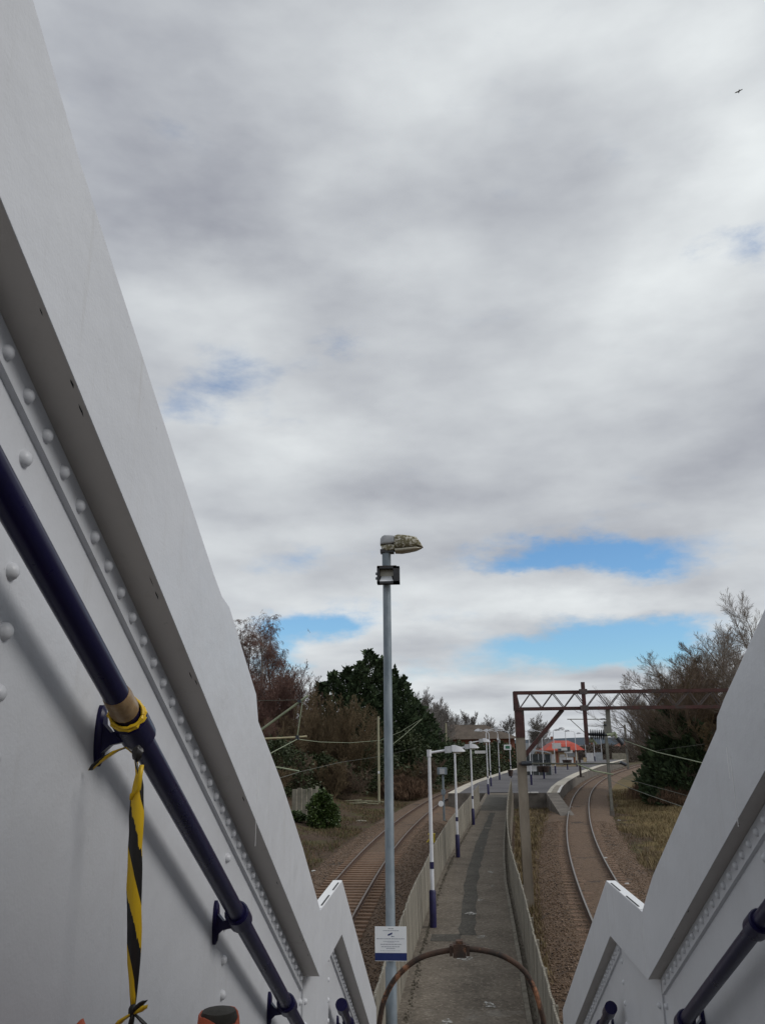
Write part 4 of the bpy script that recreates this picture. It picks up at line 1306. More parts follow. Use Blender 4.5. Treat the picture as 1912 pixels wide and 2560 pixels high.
LN = 'white lamp post '
for (bx, by), h, arm, al, ri, hs, lab, cr in (
        ((305, 2095), 4.12, (1, 0.1, 0), 0.42, 0.06, 0.52, 'on the path, first after the tall galvanised post', False),
        ((533, 1450), 4.12, (1, 0.1, 0), 0.42, 0.05, 0.58, 'on the path, second after the tall galvanised post', False),
        ((675, 1150), 4.32, (1, 0.1, 0), 0.5, 0.08, 0.62, 'on the path, third after the tall galvanised post', False),
        ((813, 870), 5.0, (1, 0.15, 0), 0.75, 0.38, 0.75, 'on the path with a white name panel fixed beside it', True),
        ((837, 795), 5.08, (-1, 0.1, 0), 0.7, 0.30, 0.8, 'by the pale left platform edge, next after the name panel', True),
        ((917, 735), 5.25, (-1, 0.1, 0), 0.9, 0.30, 0.8, 'by the pale left platform edge, carrying a bright small camera', True),
        ((1022, 715), 5.2, (-1, 0.1, 0), 0.95, 0.42, 0.8, 'by the pale left platform edge, carrying a green sign and dark planter', True)):
    x, y = lampxy(bx, by, 3.687, 1000, 1750)
    rt = plat_lamp(x, y, h, arm, al, ri, hs, LN + lab, 0.048 if y < 60 else 0.055, crook=cr)
    if 'name panel' in lab and 'fixed' in lab:
        q0, q1 = at(1150 + 395 / 11.01, 1780 + 1065 / 11.01, y), at(1150 + 690 / 11.01, 1780 + 1140 / 11.01, y)
        MB().box(((q0.x + q1.x) / 2, y - 0.07, (q0.z + q1.z) / 2), (q1.x - q0.x, 0.04, q0.z - q1.z)).build('name_panel', 'pale_panel', rt)
        MB().box((q1.x, y - 0.02, (q0.z + q1.z) / 2), (0.2, 0.05, 0.05)).build('panel_bracket', 'lamp_white', rt)
    if 'bright small' in lab:
        q = at(1150 + 1035 / 11.01, 1780 + 745 / 11.01, y - 0.1)
        MB().box(q, (0.22, 0.35, 0.22)).build('camera_housing', 'sign_white', rt)
        MB().box(q + Vector((0.18, 0, -0.25)), (0.16, 0.16, 0.4)).build('camera_bracket', 'lamp_head', rt)
    if 'green sign' in lab:
        q = at(1150 + 1300 / 11.01, 1780 + 970 / 11.01, y - 0.1)
        MB().box(q, (0.9, 0.04, 0.62)).build('sign_panel', 'sign_white', rt)
        MB().box(q + Vector((0, -0.025, 0)), (0.55, 0.01, 0.35)).build('sign_face', 'green_sign', rt)
        MB().poly([(x - 0.05, y, PATHZ + 0.15), (x - 0.05, y, PATHZ + 0.9)], [0.22, 0.36], 10).build('planter', 'planter', rt)
# lamps further along the platform, behind the gantry mast
for (bx, by, ox), h, arm, al, lab, pl in (
        ((315, 1175, 1290), 5.1, (-1, 0.2, 0), 0.8, 'in front of the pale wing of the grey shelter', False),
        ((575, 1050, 1290), 5.2, (-1, 0.2, 0), 0.8, 'at the near corner of the grey shelter, ringed by dark planters', True),
        ((812, 940, 1290), 5.6, (1, 0.2, 0), 0.9, 'between the grey shelter and the red roofed building', False),
        ((1060, 860, 1290), 5.6, (-1, 0.2, 0), 0.9, 'before the white doors of the red roofed building, ringed by dark planters', True),
        ((1252, 800, 1290), 5.6, (-1, 0.2, 0), 0.9, 'before the right end wall of the red roofed building', False),
        ((1445, 705, 1290), 5.4, (-1, 0.2, 0), 0.8, 'just past the right end of the red roof', False),
        ((385, 690, 1440), 5.4, (-1, 0.2, 0), 0.8, 'beside the near end of the low grey lineside fence', False),
        ((535, 672, 1440), 5.4, (1, 0.2, 0), 0.8, 'beside the far end of the low grey lineside fence', False)):
    x, y = lampxy(bx, by, 8.26, ox, 1820)
    rt = plat_lamp(x, y, h, arm, al, 0.3, 0.85, LN + lab, 0.06, base_h=1.0, crook=True, band=False)
    if pl:
        for k in range(4):
            a = k * pi / 2 + 0.5
            MB().poly([(x + 0.42 * cos(a), y + 0.42 * sin(a), PATHZ + 0.75), (x + 0.42 * cos(a), y + 0.42 * sin(a), PATHZ + 1.45)], [0.24, 0.42], 8).build('planter', 'planter', rt)
    if 'between the grey' in lab:
        q = at(1290 + 830 / 8.26, 1820 + 368 / 8.26, y)
        MB().box(q, (1.2, 0.1, 0.75)).build('sign_panel', 'pale_panel', rt)
    if 'white doors' in lab:
        q = at(1290 + 985 / 8.26, 1820 + 435 / 8.26, y)
        MB().box(q, (1.9, 0.2, 0.7)).build('display_board', 'dark_panel', rt)
        MB().box(q + Vector((0.0, -0.12, 0)), (0.9, 0.02, 0.42)).build('display_screen', 'pale_panel', rt)
        q = at(1290 + 1075 / 8.26, 1820 + 488 / 8.26, y)
        MB().box(q, (1.25, 0.05, 0.45)).build('sign_panel', 'pale_panel', rt)

# ------------------------------------------------------------------ overhead line gantry across the curving track
GY = 32.0
gan = thing('overhead_line_gantry', (2.93, GY, -0.4), 'rust red lattice portal over the curving track with a thick pale mast', 'gantry')


def G(px, py, dy=0.0, o=(1270, 1700, 8.26)):
    p = at(o[0] + px / o[2], o[1] + py / o[2], GY + dy)
    return p


zTop, zBot = G(400, 265).z, G(500, 597).z
xl = G(100, 300).x
XGR = 13.4
mx = (G(150, 1300).x + G(335, 1300).x) / 2 + 0.02
mw = G(335, 1300).x - G(150, 1300).x
ms = MB()
ms.box((mx - mw / 2 + 0.012, GY, (zBot - 0.4) / 2), (0.024, mw * 0.95, zBot + 0.4))
ms.box((mx + mw / 2 - 0.012, GY, (zBot - 0.4) / 2), (0.024, mw * 0.95, zBot + 0.4))
ms.box((mx, GY - mw * 0.47 + 0.02, (zBot - 0.4) / 2), (mw - 0.048, 0.024, zBot + 0.4))
ms.build('mast', 'mast', gan)
MB().box((mx, GY - mw * 0.5, zBot - 0.55), (mw * 1.02, 0.02, 0.95)).build('rusty_gusset', 'gantry', gan)
MB().box((XGR, GY, (zBot - 0.2) / 2), (mw, mw, zBot + 0.2)).build('mast', 'mast_dark', gan)
gw = 0.34
for dy in (-gw / 2, gw / 2):
    MB().box(((xl + XGR) / 2, GY + dy, zTop), (XGR - xl, 0.07, 0.115)).build('top_boom', 'gantry', gan)
    MB().box(((xl + XGR) / 2, GY + dy, zBot), (XGR - xl, 0.07, 0.115)).build('bottom_boom', 'gantry', gan)
    MB().box((xl + 0.07, GY + dy, (zTop + zBot) / 2), (0.14, 0.085, zTop - zBot)).build('end_post', 'gantry', gan)
    # lattice
    nodes_t = [G(450, 300).x + k * (G(910, 300).x - G(450, 300).x) for k in range(12)]
    nodes_b = [G(240, 570).x + k * (G(695, 570).x - G(240, 570).x) for k in range(12)]
    MB().beam((xl + 0.10, GY + dy, zTop - 0.07), (nodes_b[0] - 0.03, GY + dy, zBot + 0.07), 0.05, 0.05).build('lattice_bar', 'gantry_dark', gan)
    for k in range(11):
        if nodes_t[k] < XGR - 0.3:
            MB().beam((nodes_b[k] + 0.02, GY + dy, zBot + 0.06), (nodes_t[k] - 0.02, GY + dy, zTop - 0.06), 0.030, 0.030, (0, 1, 0)).build('lattice_bar', 'gantry_dark', gan)
        if nodes_b[k + 1] < XGR - 0.3:
            MB().beam((nodes_t[k] + 0.03, GY + dy, zTop - 0.06), (nodes_b[k + 1] - 0.03, GY + dy, zBot + 0.06), 0.030, 0.030, (0, 1, 0)).build('lattice_bar', 'gantry_dark', gan)
kb0, kb1 = G(340, 1560), G(1120, 610)
MB().beam(kb0, kb1, 0.15, 0.16, (0, 1, 0)).build('knee_brace', 'gantry', gan)
# drop tubes
dt0, dt1 = G(1505, 55), G(1620, 1340)
MB().beam(dt0 + Vector((0, -0.30, 0)), (dt0.x - 0.0, GY - 0.30, dt1.z), 0.13, 0.13, (0, 1, 0)).build('drop_tube', 'gantry', gan)
for zz in (zTop, zBot):
    MB().box((dt0.x, GY - 0.26, zz), (0.27, 0.24, 0.19)).build('clamp', 'gantry_dark', gan)
d2 = at(1440 + 635 / 8.26, 1700 + 600 / 8.26, GY)
d2b = at(1440 + 680 / 8.26, 1700 + 1120 / 8.26, GY)
MB().box((d2.x, GY - 0.05, (d2.z + d2b.z) / 2), (0.14, 0.14, d2.z - d2b.z)).build('drop_tube', 'mast_grey', gan)
# level insulator between the drops
ia, ib = at(1440 + 240 / 8.26, 1700 + 1120 / 8.26, GY - 0.2), at(1440 + 620 / 8.26, 1700 + 1135 / 8.26, GY - 0.2)
ins = MB().poly([ia, ib], 0.05, 10)
for k in range(7):
    p = ia + (ib - ia) * (0.16 + 0.115 * k)
    ax = (ib - ia).normalized()
    ins.poly([p - ax * 0.03, p - ax * 0.01, p + ax * 0.02], [0.06, 0.19, 0.07], 12)
ins.build('insulator', 'insulator', gan)
MB().poly([ib, d2b + Vector((0.1, -0.1, 0))], 0.05, 8).build('insulator_cap', 'ohle_green', gan)
for a, b, r_, m in (((300, 1190), (420, 1330), 0.04, 'ohle_green'), ((250, 1250), (330, 1260), 0.07, 'ohle_green'), ((700, 1150), (800, 1090), 0.06, 'ohle_green'), ((790, 1080), (830, 1200), 0.05, 'ohle_green'), ((840, 1190), (960, 1330), 0.075, 'insulator')):
    MB().poly([at(1440 + a[0] / 8.26, 1700 + a[1] / 8.26, GY - 0.2), at(1440 + b[0] / 8.26, 1700 + b[1] / 8.26, GY - 0.2)], r_, 8).build('fitting', m, gan)
# low registration tube from the mast across the track
ra, rb = at(1306, 1909, GY - 0.25), at(1556, 1909, GY - 0.25)
MB().poly([ra, rb], 0.028, 8).build('registration_tube', 'wire', gan)
ci = MB().poly([ra + Vector((-0.05, 0, 0)), ra + Vector((0.32, 0, 0.01))], 0.085, 10)
ci.build('post_insulator', 'insulator', gan)
MB().poly([rb + Vector((-0.1, 0, 0.05)), rb + Vector((0.12, 0, -0.05))], 0.06, 8).build('fitting', 'insulator', gan)
MB().poly([at(1440 + 0, 1820 + 740 / 8.26, GY - 0.25), at(1440 + 380 / 8.26, 1820 + 890 / 8.26, GY - 0.25), at(1440 + 760 / 8.26, 1820 + 960 / 8.26, GY - 0.25)], 0.03, 6).build('steady_arm', 'ohle_green', gan)
MB().poly([ra + Vector((-0.12, 0.2, 0)), ra + Vector((-0.05, 0, 0))], 0.05, 8).build('fitting', 'gantry_dark', gan)


# other masts along the right-hand track
def mast(px_b, py_b, zb, top_py, wd, label, m, arms=()):
    g = gnd(px_b, py_b, zb)
    zt0 = at(px_b, top_py, g.y).z
    root = thing('line_mast', tuple(g), label, 'mast')
    mb = MB()
    for s in (-1, 1):
        mb.box((g.x, g.y + s * wd * 0.45, (zb + zt0) / 2), (wd, wd * 0.14, zt0 - zb))
    mb.box((g.x, g.y, (zb + zt0) / 2), (wd * 0.14, wd * 0.74, zt0 - zb))
    mb.build('column', m, root)
    MB().box((g.x, g.y, zb + 0.18), (wd * 1.5, wd * 1.5, 0.5)).build('footing', 'plat_wall', root)
    for (ax, ay, bx, by, r_, mm) in arms:
        MB().poly([at(ax, ay, g.y - 0.1), at(bx, by, g.y - 0.1)], r_, 7).build('cantilever_arm', mm, root)
    return root


mast(1530, 2041, -0.42, 1803, 0.21, 'grey green mast in the dry grass beside the curve', 'mast_grey',
     ((1417, 1798, 1520, 1798, 0.035, 'mast_grey'), (1425, 1799, 1468, 1838, 0.03, 'mast_grey'), (1465, 1815, 1515, 1815, 0.02, 'wire'), (1500, 1798, 1512, 1797, 0.055, 'insulator'), (1508, 1812, 1520, 1812, 0.06, 'insulator')))
mast(1570, 1926, -0.42, 1811, 0.32, 'slim brown mast at the far bend of the track', 'mast_grey', ((1546, 1819, 1564, 1818, 0.06, 'mast_dark'),))
mast(1622, 1902, -0.6, 1819, 0.5, 'dark far mast before the conifer', 'mast_dark', ((1575, 1832, 1620, 1832, 0.12, 'mast_dark'), (1575, 1832, 1575, 1850, 0.12, 'mast_dark')))
gpl = gnd(1451, 1943, PATHZ)
pst = thing('platform_stanchion', tuple(gpl), 'black steel stanchion standing on the right platform edge', 'post')
ztp = at(1448, 1877, gpl.y).z
MB().box((gpl.x, gpl.y, (PATHZ + ztp) / 2), (0.24, 0.2, ztp - PATHZ)).build('column', 'mast_dark', pst)
MB().box((gpl.x, gpl.y, PATHZ + 0.04), (0.8, 0.5, 0.08)).build('foot_plate', 'mast_dark', pst)
MB().beam((gpl.x + 0.08, gpl.y, ztp - 0.9), (gpl.x + 0.55, gpl.y, ztp - 0.02), 0.12, 0.12).build('strut', 'mast_dark', pst)
MB().box((gpl.x + 0.15, gpl.y, ztp), (1.3, 0.2, 0.12)).build('cross_head', 'mast_dark', pst)


# ------------------------------------------------------------------ overhead wires
def wire(pts_, r_, label, m='wire', group=None):
    o = MB().poly(pts_, r_ * 0.62, 5).build('overhead_wire', m)
    return tag(o, label, 'wire', group)


def trackwire(tab, y0, y1, z0, z1, sag, d=0.0, n=14):
    return [off(tab, y0 + (y1 - y0) * i / n, d, z0 + (z1 - z0) * i / n - sag * 4 * (i / n) * (1 - i / n)) for i in range(n + 1)]


wire([at(1562, 1852, GY - 0.2), at(1640, 1880, 27), at(1746, 1905, 21), at(1990, 1962, 13)], 0.022, 'thick greenish feeder wire running from the gantry drop toward the right parapet', 'ohle_green')
zc_ = at(1530, 1936, GY).z
wire(trackwire(RT, 4, GY, zc_ + 0.02, zc_ + 0.05, 0.02), 0.012, 'contact wire over the polished curving rails before the gantry')
wire([at(1530, 1935, GY - 0.25), at(1560, 1946, GY + 2), at(1640, 1968, 29), at(1720, 1990, 26)], 0.012, 'thin stay wire slanting across the dry grass bank')
wire([Vector((5.3, GY, zc_ + 0.1)), off(RT, 45, 0, zc_ + 0.15), off(RT, 66, 0.2, zc_ + 0.3), off(RT, 100, 0.2, zc_ + 0.35), off(RT, 136, 0, 5.0)], 0.014, 'contact wire over the curve beyond the gantry')
wire([at(1632, 1878, 70), at(1700, 1868, 60), at(1760, 1860, 50)], 0.018, 'thin high wire crossing before the dark right conifer')

# ------------------------------------------------------------------ left line cantilever (its mast stands behind the left stair side)
LCY = 22.0
lc = thing('line_cantilever', (-6.1, LCY, -0.42), 'greenish cantilever arms of the left track mast, before the thicket', 'cantilever')


def LC(px, py, dy=0.0):
    return at(px, py, LCY + dy)


MB().box((-6.1, LCY, 3.3), (0.26, 0.26, 7.4)).build('mast', 'mast_grey', lc)
aA, aB = LC(640, 1834), LC(758, 1748)
MB().poly([Vector((-6.1, LCY, 4.35)), aA + (aA - aB) * 0.05, aB, LC(770, 1739)], 0.030, 8).build('raking_tube', 'ohle_green', lc)
MB().poly([Vector((-6.1, LCY, 5.25)), LC(655, 1847), LC(743, 1843), LC(767, 1841)], 0.024, 8).build('registration_rod', 'ohle_tan', lc)
MB().poly([LC(756, 1755), LC(743, 1843)], 0.014, 6).build('dropper_link', 'ohle_green', lc)
MB().box(LC(744, 1844), (0.09, 0.09, 0.11)).build('clamp', 'insulator', lc)
MB().box(LC(749, 1753), (0.09, 0.09, 0.07)).build('clamp', 'insulator', lc)
MB().poly([LC(678, 1917), LC(700, 1919), LC(748, 1928)], 0.022, 6).build('steady_arm', 'ohle_green', lc)
MB().poly([LC(636, 1752), LC(749, 1750)], 0.008, 5).build('stay_wire', 'wire', lc)
wire([at(600, 1925, 14), at(671, 1886, 18), LC(743, 1848), at(800, 1855, 30), at(875, 1857, 40), at(950, 1851, 52), at(1000, 1830, 62), at(1052, 1798, 74)], 0.016, 'sagging wire crossing before the left conifer and brown thicket', 'ohle_green')
wire([at(640, 1960, 15), at(690, 1948, 18), at(748, 1930, LCY), at(850, 1906, 34), at(950, 1891, 52), at(1040, 1870, 78)], 0.014, 'lower contact wire over the dull left rails')
wire([at(980, 1862, 66), at(1010, 1838, 70), at(1055, 1797, 74)], 0.028, 'short greenish strut wire beside the conifer edge', 'ohle_green')

# wooden poles
for (px, pyb, pyt, zb, r_, lab) in ((947, 1995, 1791, 0.2, 0.11, 'pale timber pole standing at the foot of the conifer'), (1118, 1945, 1808, 0.3, 0.12, 'thin pale timber pole beside the grey equipment box')):
    g = gnd(px, pyb, zb)
    tp = at(px - 3, pyt, g.y)
    pl = thing('timber_pole', (g.x, g.y, hgt(g.x, g.y)), lab, 'pole')
    MB().poly([(g.x, g.y, hgt(g.x, g.y) - 0.1), (g.x, g.y, tp.z)], [r_ * 1.15, r_ * 0.9], 10).build('shaft', 'wood_pole', pl)
    MB().box((g.x + 0.02, g.y - r_, zb + 2.3), (0.16, 0.03, 0.22)).build('plate', 'sign_white', pl)

# grey equipment box on a post, beside the left track
g = gnd(1110, 2051, -0.30)
eb = thing('signal_post', (g.x, g.y, -0.40), 'grey back of a signal head on a post beside the dull rails', 'signal')
q0, q1 = at(1094, 1919, g.y), at(1119, 1936, g.y)
MB().poly([(g.x, g.y, -0.4), (g.x, g.y, q1.z)], 0.085, 10).build('post', 'galv', eb)
MB().box(((q0.x + q1.x) / 2 - 0.05, g.y, (q0.z + q1.z) / 2), (q1.x - q0.x, 0.35, q0.z - q1.z)).build('signal_head', 'galv', eb)
MB().box(((q0.x + q1.x) / 2 - 0.05, g.y - 0.24, (q0.z + q1.z) / 2 - 0.02), ((q1.x - q0.x) * 0.55, 0.14, (q0.z - q1.z) * 0.75)).build('back_box', 'lamp_head', eb)
MB().box((g.x, g.y - 0.05, at(1110, 1980, g.y).z), (0.34, 0.16, 0.34)).build('junction_box', 'galv', eb)
MB().poly([(g.x - 0.2, g.y - 0.12, at(1110, 2009, g.y).z), (g.x - 0.2, g.y - 0.08, at(1110, 2009, g.y).z)], 0.2, 14).build('round_plate', 'sign_white', eb)
MB().box((g.x, g.y, -0.35), (0.4, 0.4, 0.12)).build('foot', 'plat_wall', eb)

g = gnd(1080, 2106, -0.3)
yb = MB().box((g.x, g.y, -0.10), (0.34, 0.26, 0.42))
yb.box((g.x - 0.02, g.y, 0.14), (0.4, 0.3, 0.06))
yb.poly([(g.x - 0.3, g.y - 0.1, -0.3), (g.x - 0.1, g.y, -0.05)], 0.04, 6)
tag(yb.build('grit_tub', 'yellow_box'), 'small yellow tub on the ballast behind the first path lamp', 'tub')

# concrete panels left of the track
g = gnd(770, 2026, 0.45)
cf = thing('concrete_panel_fence', (g.x, g.y, hgt(g.x, g.y)), 'stained concrete panels half hidden behind the green bush', 'fence')
for k in range(5):
    a0 = at(737 + k * 12.5, 1973 - (k % 2) * 2, g.y - 0.25 * k)
    zb = hgt(a0.x, a0.y) - 0.3
    MB().box((a0.x, a0.y, (zb + a0.z) / 2 + 0.03 * (k % 2)), (0.36, 0.10, a0.z - zb), -0.3).build('panel', 'concrete', cf)
MB().box((at(793, 1966, g.y - 2).x, g.y - 2.0, at(793, 1966, g.y - 2).z - 1.0), (0.2, 0.2, 2.0)).build('post', 'concrete', cf)

# ------------------------------------------------------------------ station buildings
bl, br = at(1290 + 580 / 8.26, 1875.5, 150), at(1290 + 1415 / 8.26, 1875.5, 150)
BX, BY = (bl.x + br.x) / 2, 154.0
bw = (br.x - bl.x) / 2
ze = bl.z
zr = at(1400, 1851.5, 152).z
hall = thing('station_building', (BX, BY, PATHZ), 'small station building under a red hipped roof on the platform', 'building')
MB().box((BX - 0.2, BY, (PATHZ + ze) / 2), (bw * 2 - 2.0, 6.4, ze - PATHZ)).build('wall', 'cream', hall)
rf = MB()
ov = [(BX - bw, 150, ze), (BX + bw, 150, ze), (BX + bw, 158.5, ze), (BX - bw, 158.5, ze)]
mid_ = [(BX - bw * 0.62, 151.3, ze + (zr - ze) * 0.62), (BX + bw * 0.66, 151.3, ze + (zr - ze) * 0.62), (BX + bw * 0.66, 157.2, ze + (zr - ze) * 0.62), (BX - bw * 0.62, 157.2, ze + (zr - ze) * 0.62)]
rdg = [(BX - bw * 0.34, 153.6, zr), (BX + bw * 0.34, 153.6, zr), (BX + bw * 0.34, 155, zr), (BX - bw * 0.34, 155, zr)]
rf.loft([[(a, b, c - 0.22) for a, b, c in ov], ov, mid_, rdg])
roof = rf.build('roof', 'roof_red', hall, angle=20)
MB().box((BX, 149.95, ze - 0.13), (bw * 2 + 0.05, 0.08, 0.2)).build('fascia', 'brick_red', roof)


def onfront(x0, y0, x1, y1, name, m, yy=150.72, th=0.08):
    a, b = at(1290 + x0 / 8.26, 1820 + y0 / 8.26, yy), at(1290 + x1 / 8.26, 1820 + y1 / 8.26, yy)
    MB().box(((a.x + b.x) / 2, yy, (a.z + b.z) / 2), (abs(b.x - a.x), th, abs(a.z - b.z))).build(name, m, hall)


onfront(720, 540, 790, 735, 'side_wall', 'pale_panel')
onfront(815, 500, 880, 750, 'brick_pier', 'brick_red')
onfront(885, 600, 1035, 755, 'door', 'pale_panel')
onfront(895, 545, 1005, 592, 'window', 'pale_panel')
onfront(1045, 610, 1180, 740, 'door', 'sign_white')
onfront(1055, 500, 1210, 590, 'window', 'grey_metal')
onfront(1180, 600, 1215, 750, 'brick_pier', 'brick_red')
onfront(1380, 610, 1450, 700, 'end_wall', 'cream')
onfront(1230, 500, 1280, 770, 'end_wall', 'cream')
onfront(800, 470, 1280, 500, 'head_beam', 'brick_red', 150.6)

# curved roof glazed shelter
SY = 114.0
a0, a1 = at(1290 + 205 / 8.26, 1932.5, SY), at(1290 + 745 / 8.26, 1932.5, SY)
sx0, sx1 = a0.x, a1.x
zr0 = at(1340, 1820 + 480 / 8.26, SY).z
ze0 = at(1370, 1820 + 535 / 8.26, SY).z
shl = thing('waiting_shelter', ((sx0 + sx1) / 2, SY, PATHZ), 'grey glazed waiting shelter with a curved roof on the platform', 'shelter')
rr = []
for k in range(9):
    t = k / 8
    x = sx0 + (sx1 - sx0) * t
    z = ze0 + (zr0 - ze0) * (1 - (2 * t - 0.75) ** 2 / 1.56)
    rr.append((x, z))
MB().loft([[(x, SY - 0.1, z), (x, SY + 3.2, z), (x, SY + 3.2, z + 0.16), (x, SY - 0.1, z + 0.16)] for x, z in rr]).build('roof', 'grey_metal', shl)
zmid = at(1340, 1820 + 700 / 8.26, SY).z
MB().box(((sx0 + sx1) / 2, SY + 1.6, (PATHZ + zmid) / 2), (sx1 - sx0 - 0.2, 3.0, zmid - PATHZ)).build('lower_panel', 'dark_panel', shl)
for k in range(4):
    xa = sx0 + 0.1 + (sx1 - sx0 - 0.2) * k / 4
    xb = sx0 + 0.1 + (sx1 - sx0 - 0.2) * (k + 1) / 4
    MB().box(((xa + xb) / 2, SY + 0.12, (zmid + ze0) / 2), (xb - xa - 0.1, 0.03, ze0 - zmid - 0.05)).build('pane', 'glass', shl)
    MB().box((xb, SY + 0.1, (PATHZ + ze0) / 2), (0.09, 0.1, ze0 - PATHZ)).build('mullion', 'grey_metal', shl)
MB().box((sx0 + 0.06, SY + 0.1, (PATHZ + ze0) / 2), (0.09, 0.1, ze0 - PATHZ)).build('mullion', 'grey_metal', shl)
MB().box((sx0 + 0.7, SY - 0.06, at(1320, 1820 + 845 / 8.26, SY).z), (1.35, 0.06, 0.62)).build('poster_panel', 'pale_panel', shl)
MB().box(((sx0 + sx1) / 2 + 0.1, SY - 0.25, at(1340, 1820 + 785 / 8.26, SY).z), (sx1 - sx0 + 0.5, 0.05, 0.05)).build('guard_rail', 'pale_panel', shl)
for k in range(6):
    MB().box((sx0 + 1.6 + 0.28 * k, SY - 0.3, at(1340, 1820 + 700 / 8.26, SY).z), (0.13, 0.12, 0.55)).build('seat_back', 'insulator', shl)
# pale pent roof left of the shelter
PW = 119.0
w0 = [at(1290 + a / 8.26, 1820 + b / 8.26, PW) for a, b in ((150, 310), (345, 315), (432, 340), (312, 690), (150, 700))]
pw = thing('ticket_kiosk', (w0[0].x, PW, PATHZ), 'pale grey kiosk with a slanting side, left of the glazed shelter', 'kiosk')
f_ = [tuple(p) for p in w0]
b_ = [(x, PW + 2.5, z) for x, _, z in f_]
mbk = MB().add(f_ + b_, [(4, 3, 2, 1, 0), (5, 6, 7, 8, 9)] + [(i, (i + 1) % 5, 5 + (i + 1) % 5, 5 + i) for i in range(5)])
mbk.build('slanting_roof', 'grey_metal', pw)
MB().box(((w0[3].x + w0[4].x) / 2 - 0.1, PW + 1.2, (PATHZ + w0[3].z) / 2), (w0[3].x - w0[4].x - 0.3, 2.0, w0[3].z - PATHZ)).build('wall', 'dark_panel', pw)

# low grey fence and low wall beyond the building
fz0 = gnd(1440 + 640 / 8.26, 1820 + 660 / 8.26, PATHZ)
for (xa, xb, yt, yb_, yd, m, lab) in ((215, 360, 520, 650, 186, 'pale_panel', 'pale low screen past the right end of the red roof'), (365, 545, 510, 630, 190, 'grey_metal', 'grey low lineside fence panels behind two far lamps'), (740, 1040, 520, 620, 214, 'concrete', 'long low concrete wall beyond the platform end')):
    p0, p1 = at(1440 + xa / 8.26, 1820 + yt / 8.26, yd), at(1440 + xb / 8.26, 1820 + yb_ / 8.26, yd)
    zb = PATHZ if yd < 200 else hgt(p0.x, yd)
    rt = thing('low_screen', ((p0.x + p1.x) / 2, yd, zb), lab, 'wall')
    n = 5
    for k in range(n):
        x0 = p0.x + (p1.x - p0.x) * k / n
        x1 = p0.x + (p1.x - p0.x) * (k + 1) / n
        MB().box(((x0 + x1) / 2, yd, (zb + p0.z) / 2), (x1 - x0 - 0.05, 0.15, p0.z - zb)).build('panel', m, rt)
        MB().box((x0, yd, (zb + p0.z) / 2 + 0.05), (0.12, 0.2, p0.z - zb + 0.1)).build('post', m, rt)

# house with brown roof and chimney behind the left platform edge
HY = 175.0
h0, h1, h2 = at(1062, 1810, HY), at(1213, 1811, HY), at(1292, 1842, HY)
hz = hgt(h0.x, HY)
hs_ = thing('brown_roof_house', ((h0.x + h1.x) / 2, HY, hz), 'low house with a long brown tiled roof and a chimney behind the trees', 'house')
MB().box(((h0.x + h2.x) / 2 - 1, HY + 4.5, (hz + h2.z) / 2), (h2.x - h0.x + 1, 8, h2.z - hz)).build('wall', 'brick_red', hs_)
rfm = MB()
rfm.add([(h0.x - 8, HY - 1, h2.z - 0.5), (h2.x + 0.6, HY - 1, h2.z - 0.3), (h1.x, HY + 4.5, h1.z), (h0.x - 6, HY + 4.5, h0.z), (h2.x + 0.6, HY + 10, h2.z - 0.3), (h0.x - 8, HY + 10, h2.z - 0.5)],
        [(0, 1, 2, 3), (1, 4, 2), (4, 5, 3, 2), (5, 0, 3), (0, 5, 4, 1)])
hrf = rfm.build('roof', 'roof_brown', hs_, angle=10)
q = at(1000 + 405 / 3.687, 1750 + 180 / 3.687, HY + 4)
MB().box((q.x, HY + 4, q.z - 0.6), (0.95, 0.8, 2.8)).build('chimney', 'brick_red', hrf)
# dark roofs and town blocks on the horizon
for i, (px, py, wpx, hpx, yd, m, lab) in enumerate(((1372, 1848, 55, 40, 260, 'grey_roof', 'dark purple slate roof rising behind the grey shelter'), (1470, 1862, 60, 26, 340, 'grey_roof', 'low grey far house behind the insulator'), (1600, 1850, 40, 20, 420, 'grey_roof', 'far pale house at the hazy horizon right of the slim mast'),
                                                   (1560, 1858, 34, 16, 400, 'brick_red', 'far small brick house by the hazy horizon'))):
    p = at(px, py, yd)
    wx = wpx / F * yd
    hz_ = hgt(p.x, yd)
    rt = thing('far_house', (p.x, yd, hz_), lab, 'house')
    zz = p.z - hpx * 0.45 / F * yd
    MB().box((p.x, yd + 4, (hz_ + zz) / 2), (wx * 0.92, 8, zz - hz_)).build('wall', 'brick_red' if i != 2 else 'pale_panel', rt)
    MB().add([(p.x - wx / 2, yd - 0.5, zz), (p.x + wx / 2, yd - 0.5, zz), (p.x + wx / 2, yd + 8.5, zz), (p.x - wx / 2, yd + 8.5, zz), (p.x - wx * 0.3, yd + 4, p.z), (p.x + wx * 0.3, yd + 4, p.z)],
             [(0, 1, 5, 4), (1, 2, 5), (2, 3, 4, 5), (3, 0, 4), (3, 2, 1, 0)]).build('roof', m, rt, angle=10)
    MB().box((p.x + wx * 0.2, yd + 4, p.z), (0.9, 0.9, 1.6)).build('chimney', 'brick_red', rt)

# distant low hills
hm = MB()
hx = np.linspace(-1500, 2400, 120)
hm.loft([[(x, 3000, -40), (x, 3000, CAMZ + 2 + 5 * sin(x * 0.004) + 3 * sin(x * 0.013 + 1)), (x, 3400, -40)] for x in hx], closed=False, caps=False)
MT['hill'] = mat('far_hill', (0.16, 0.20, 0.25), (0.19, 0.23, 0.28), 0.004, 1.0, coord='World')  # distance haze put into the hill colour as blue-grey
tag(hm.build('hills', 'hill'), kind='structure')


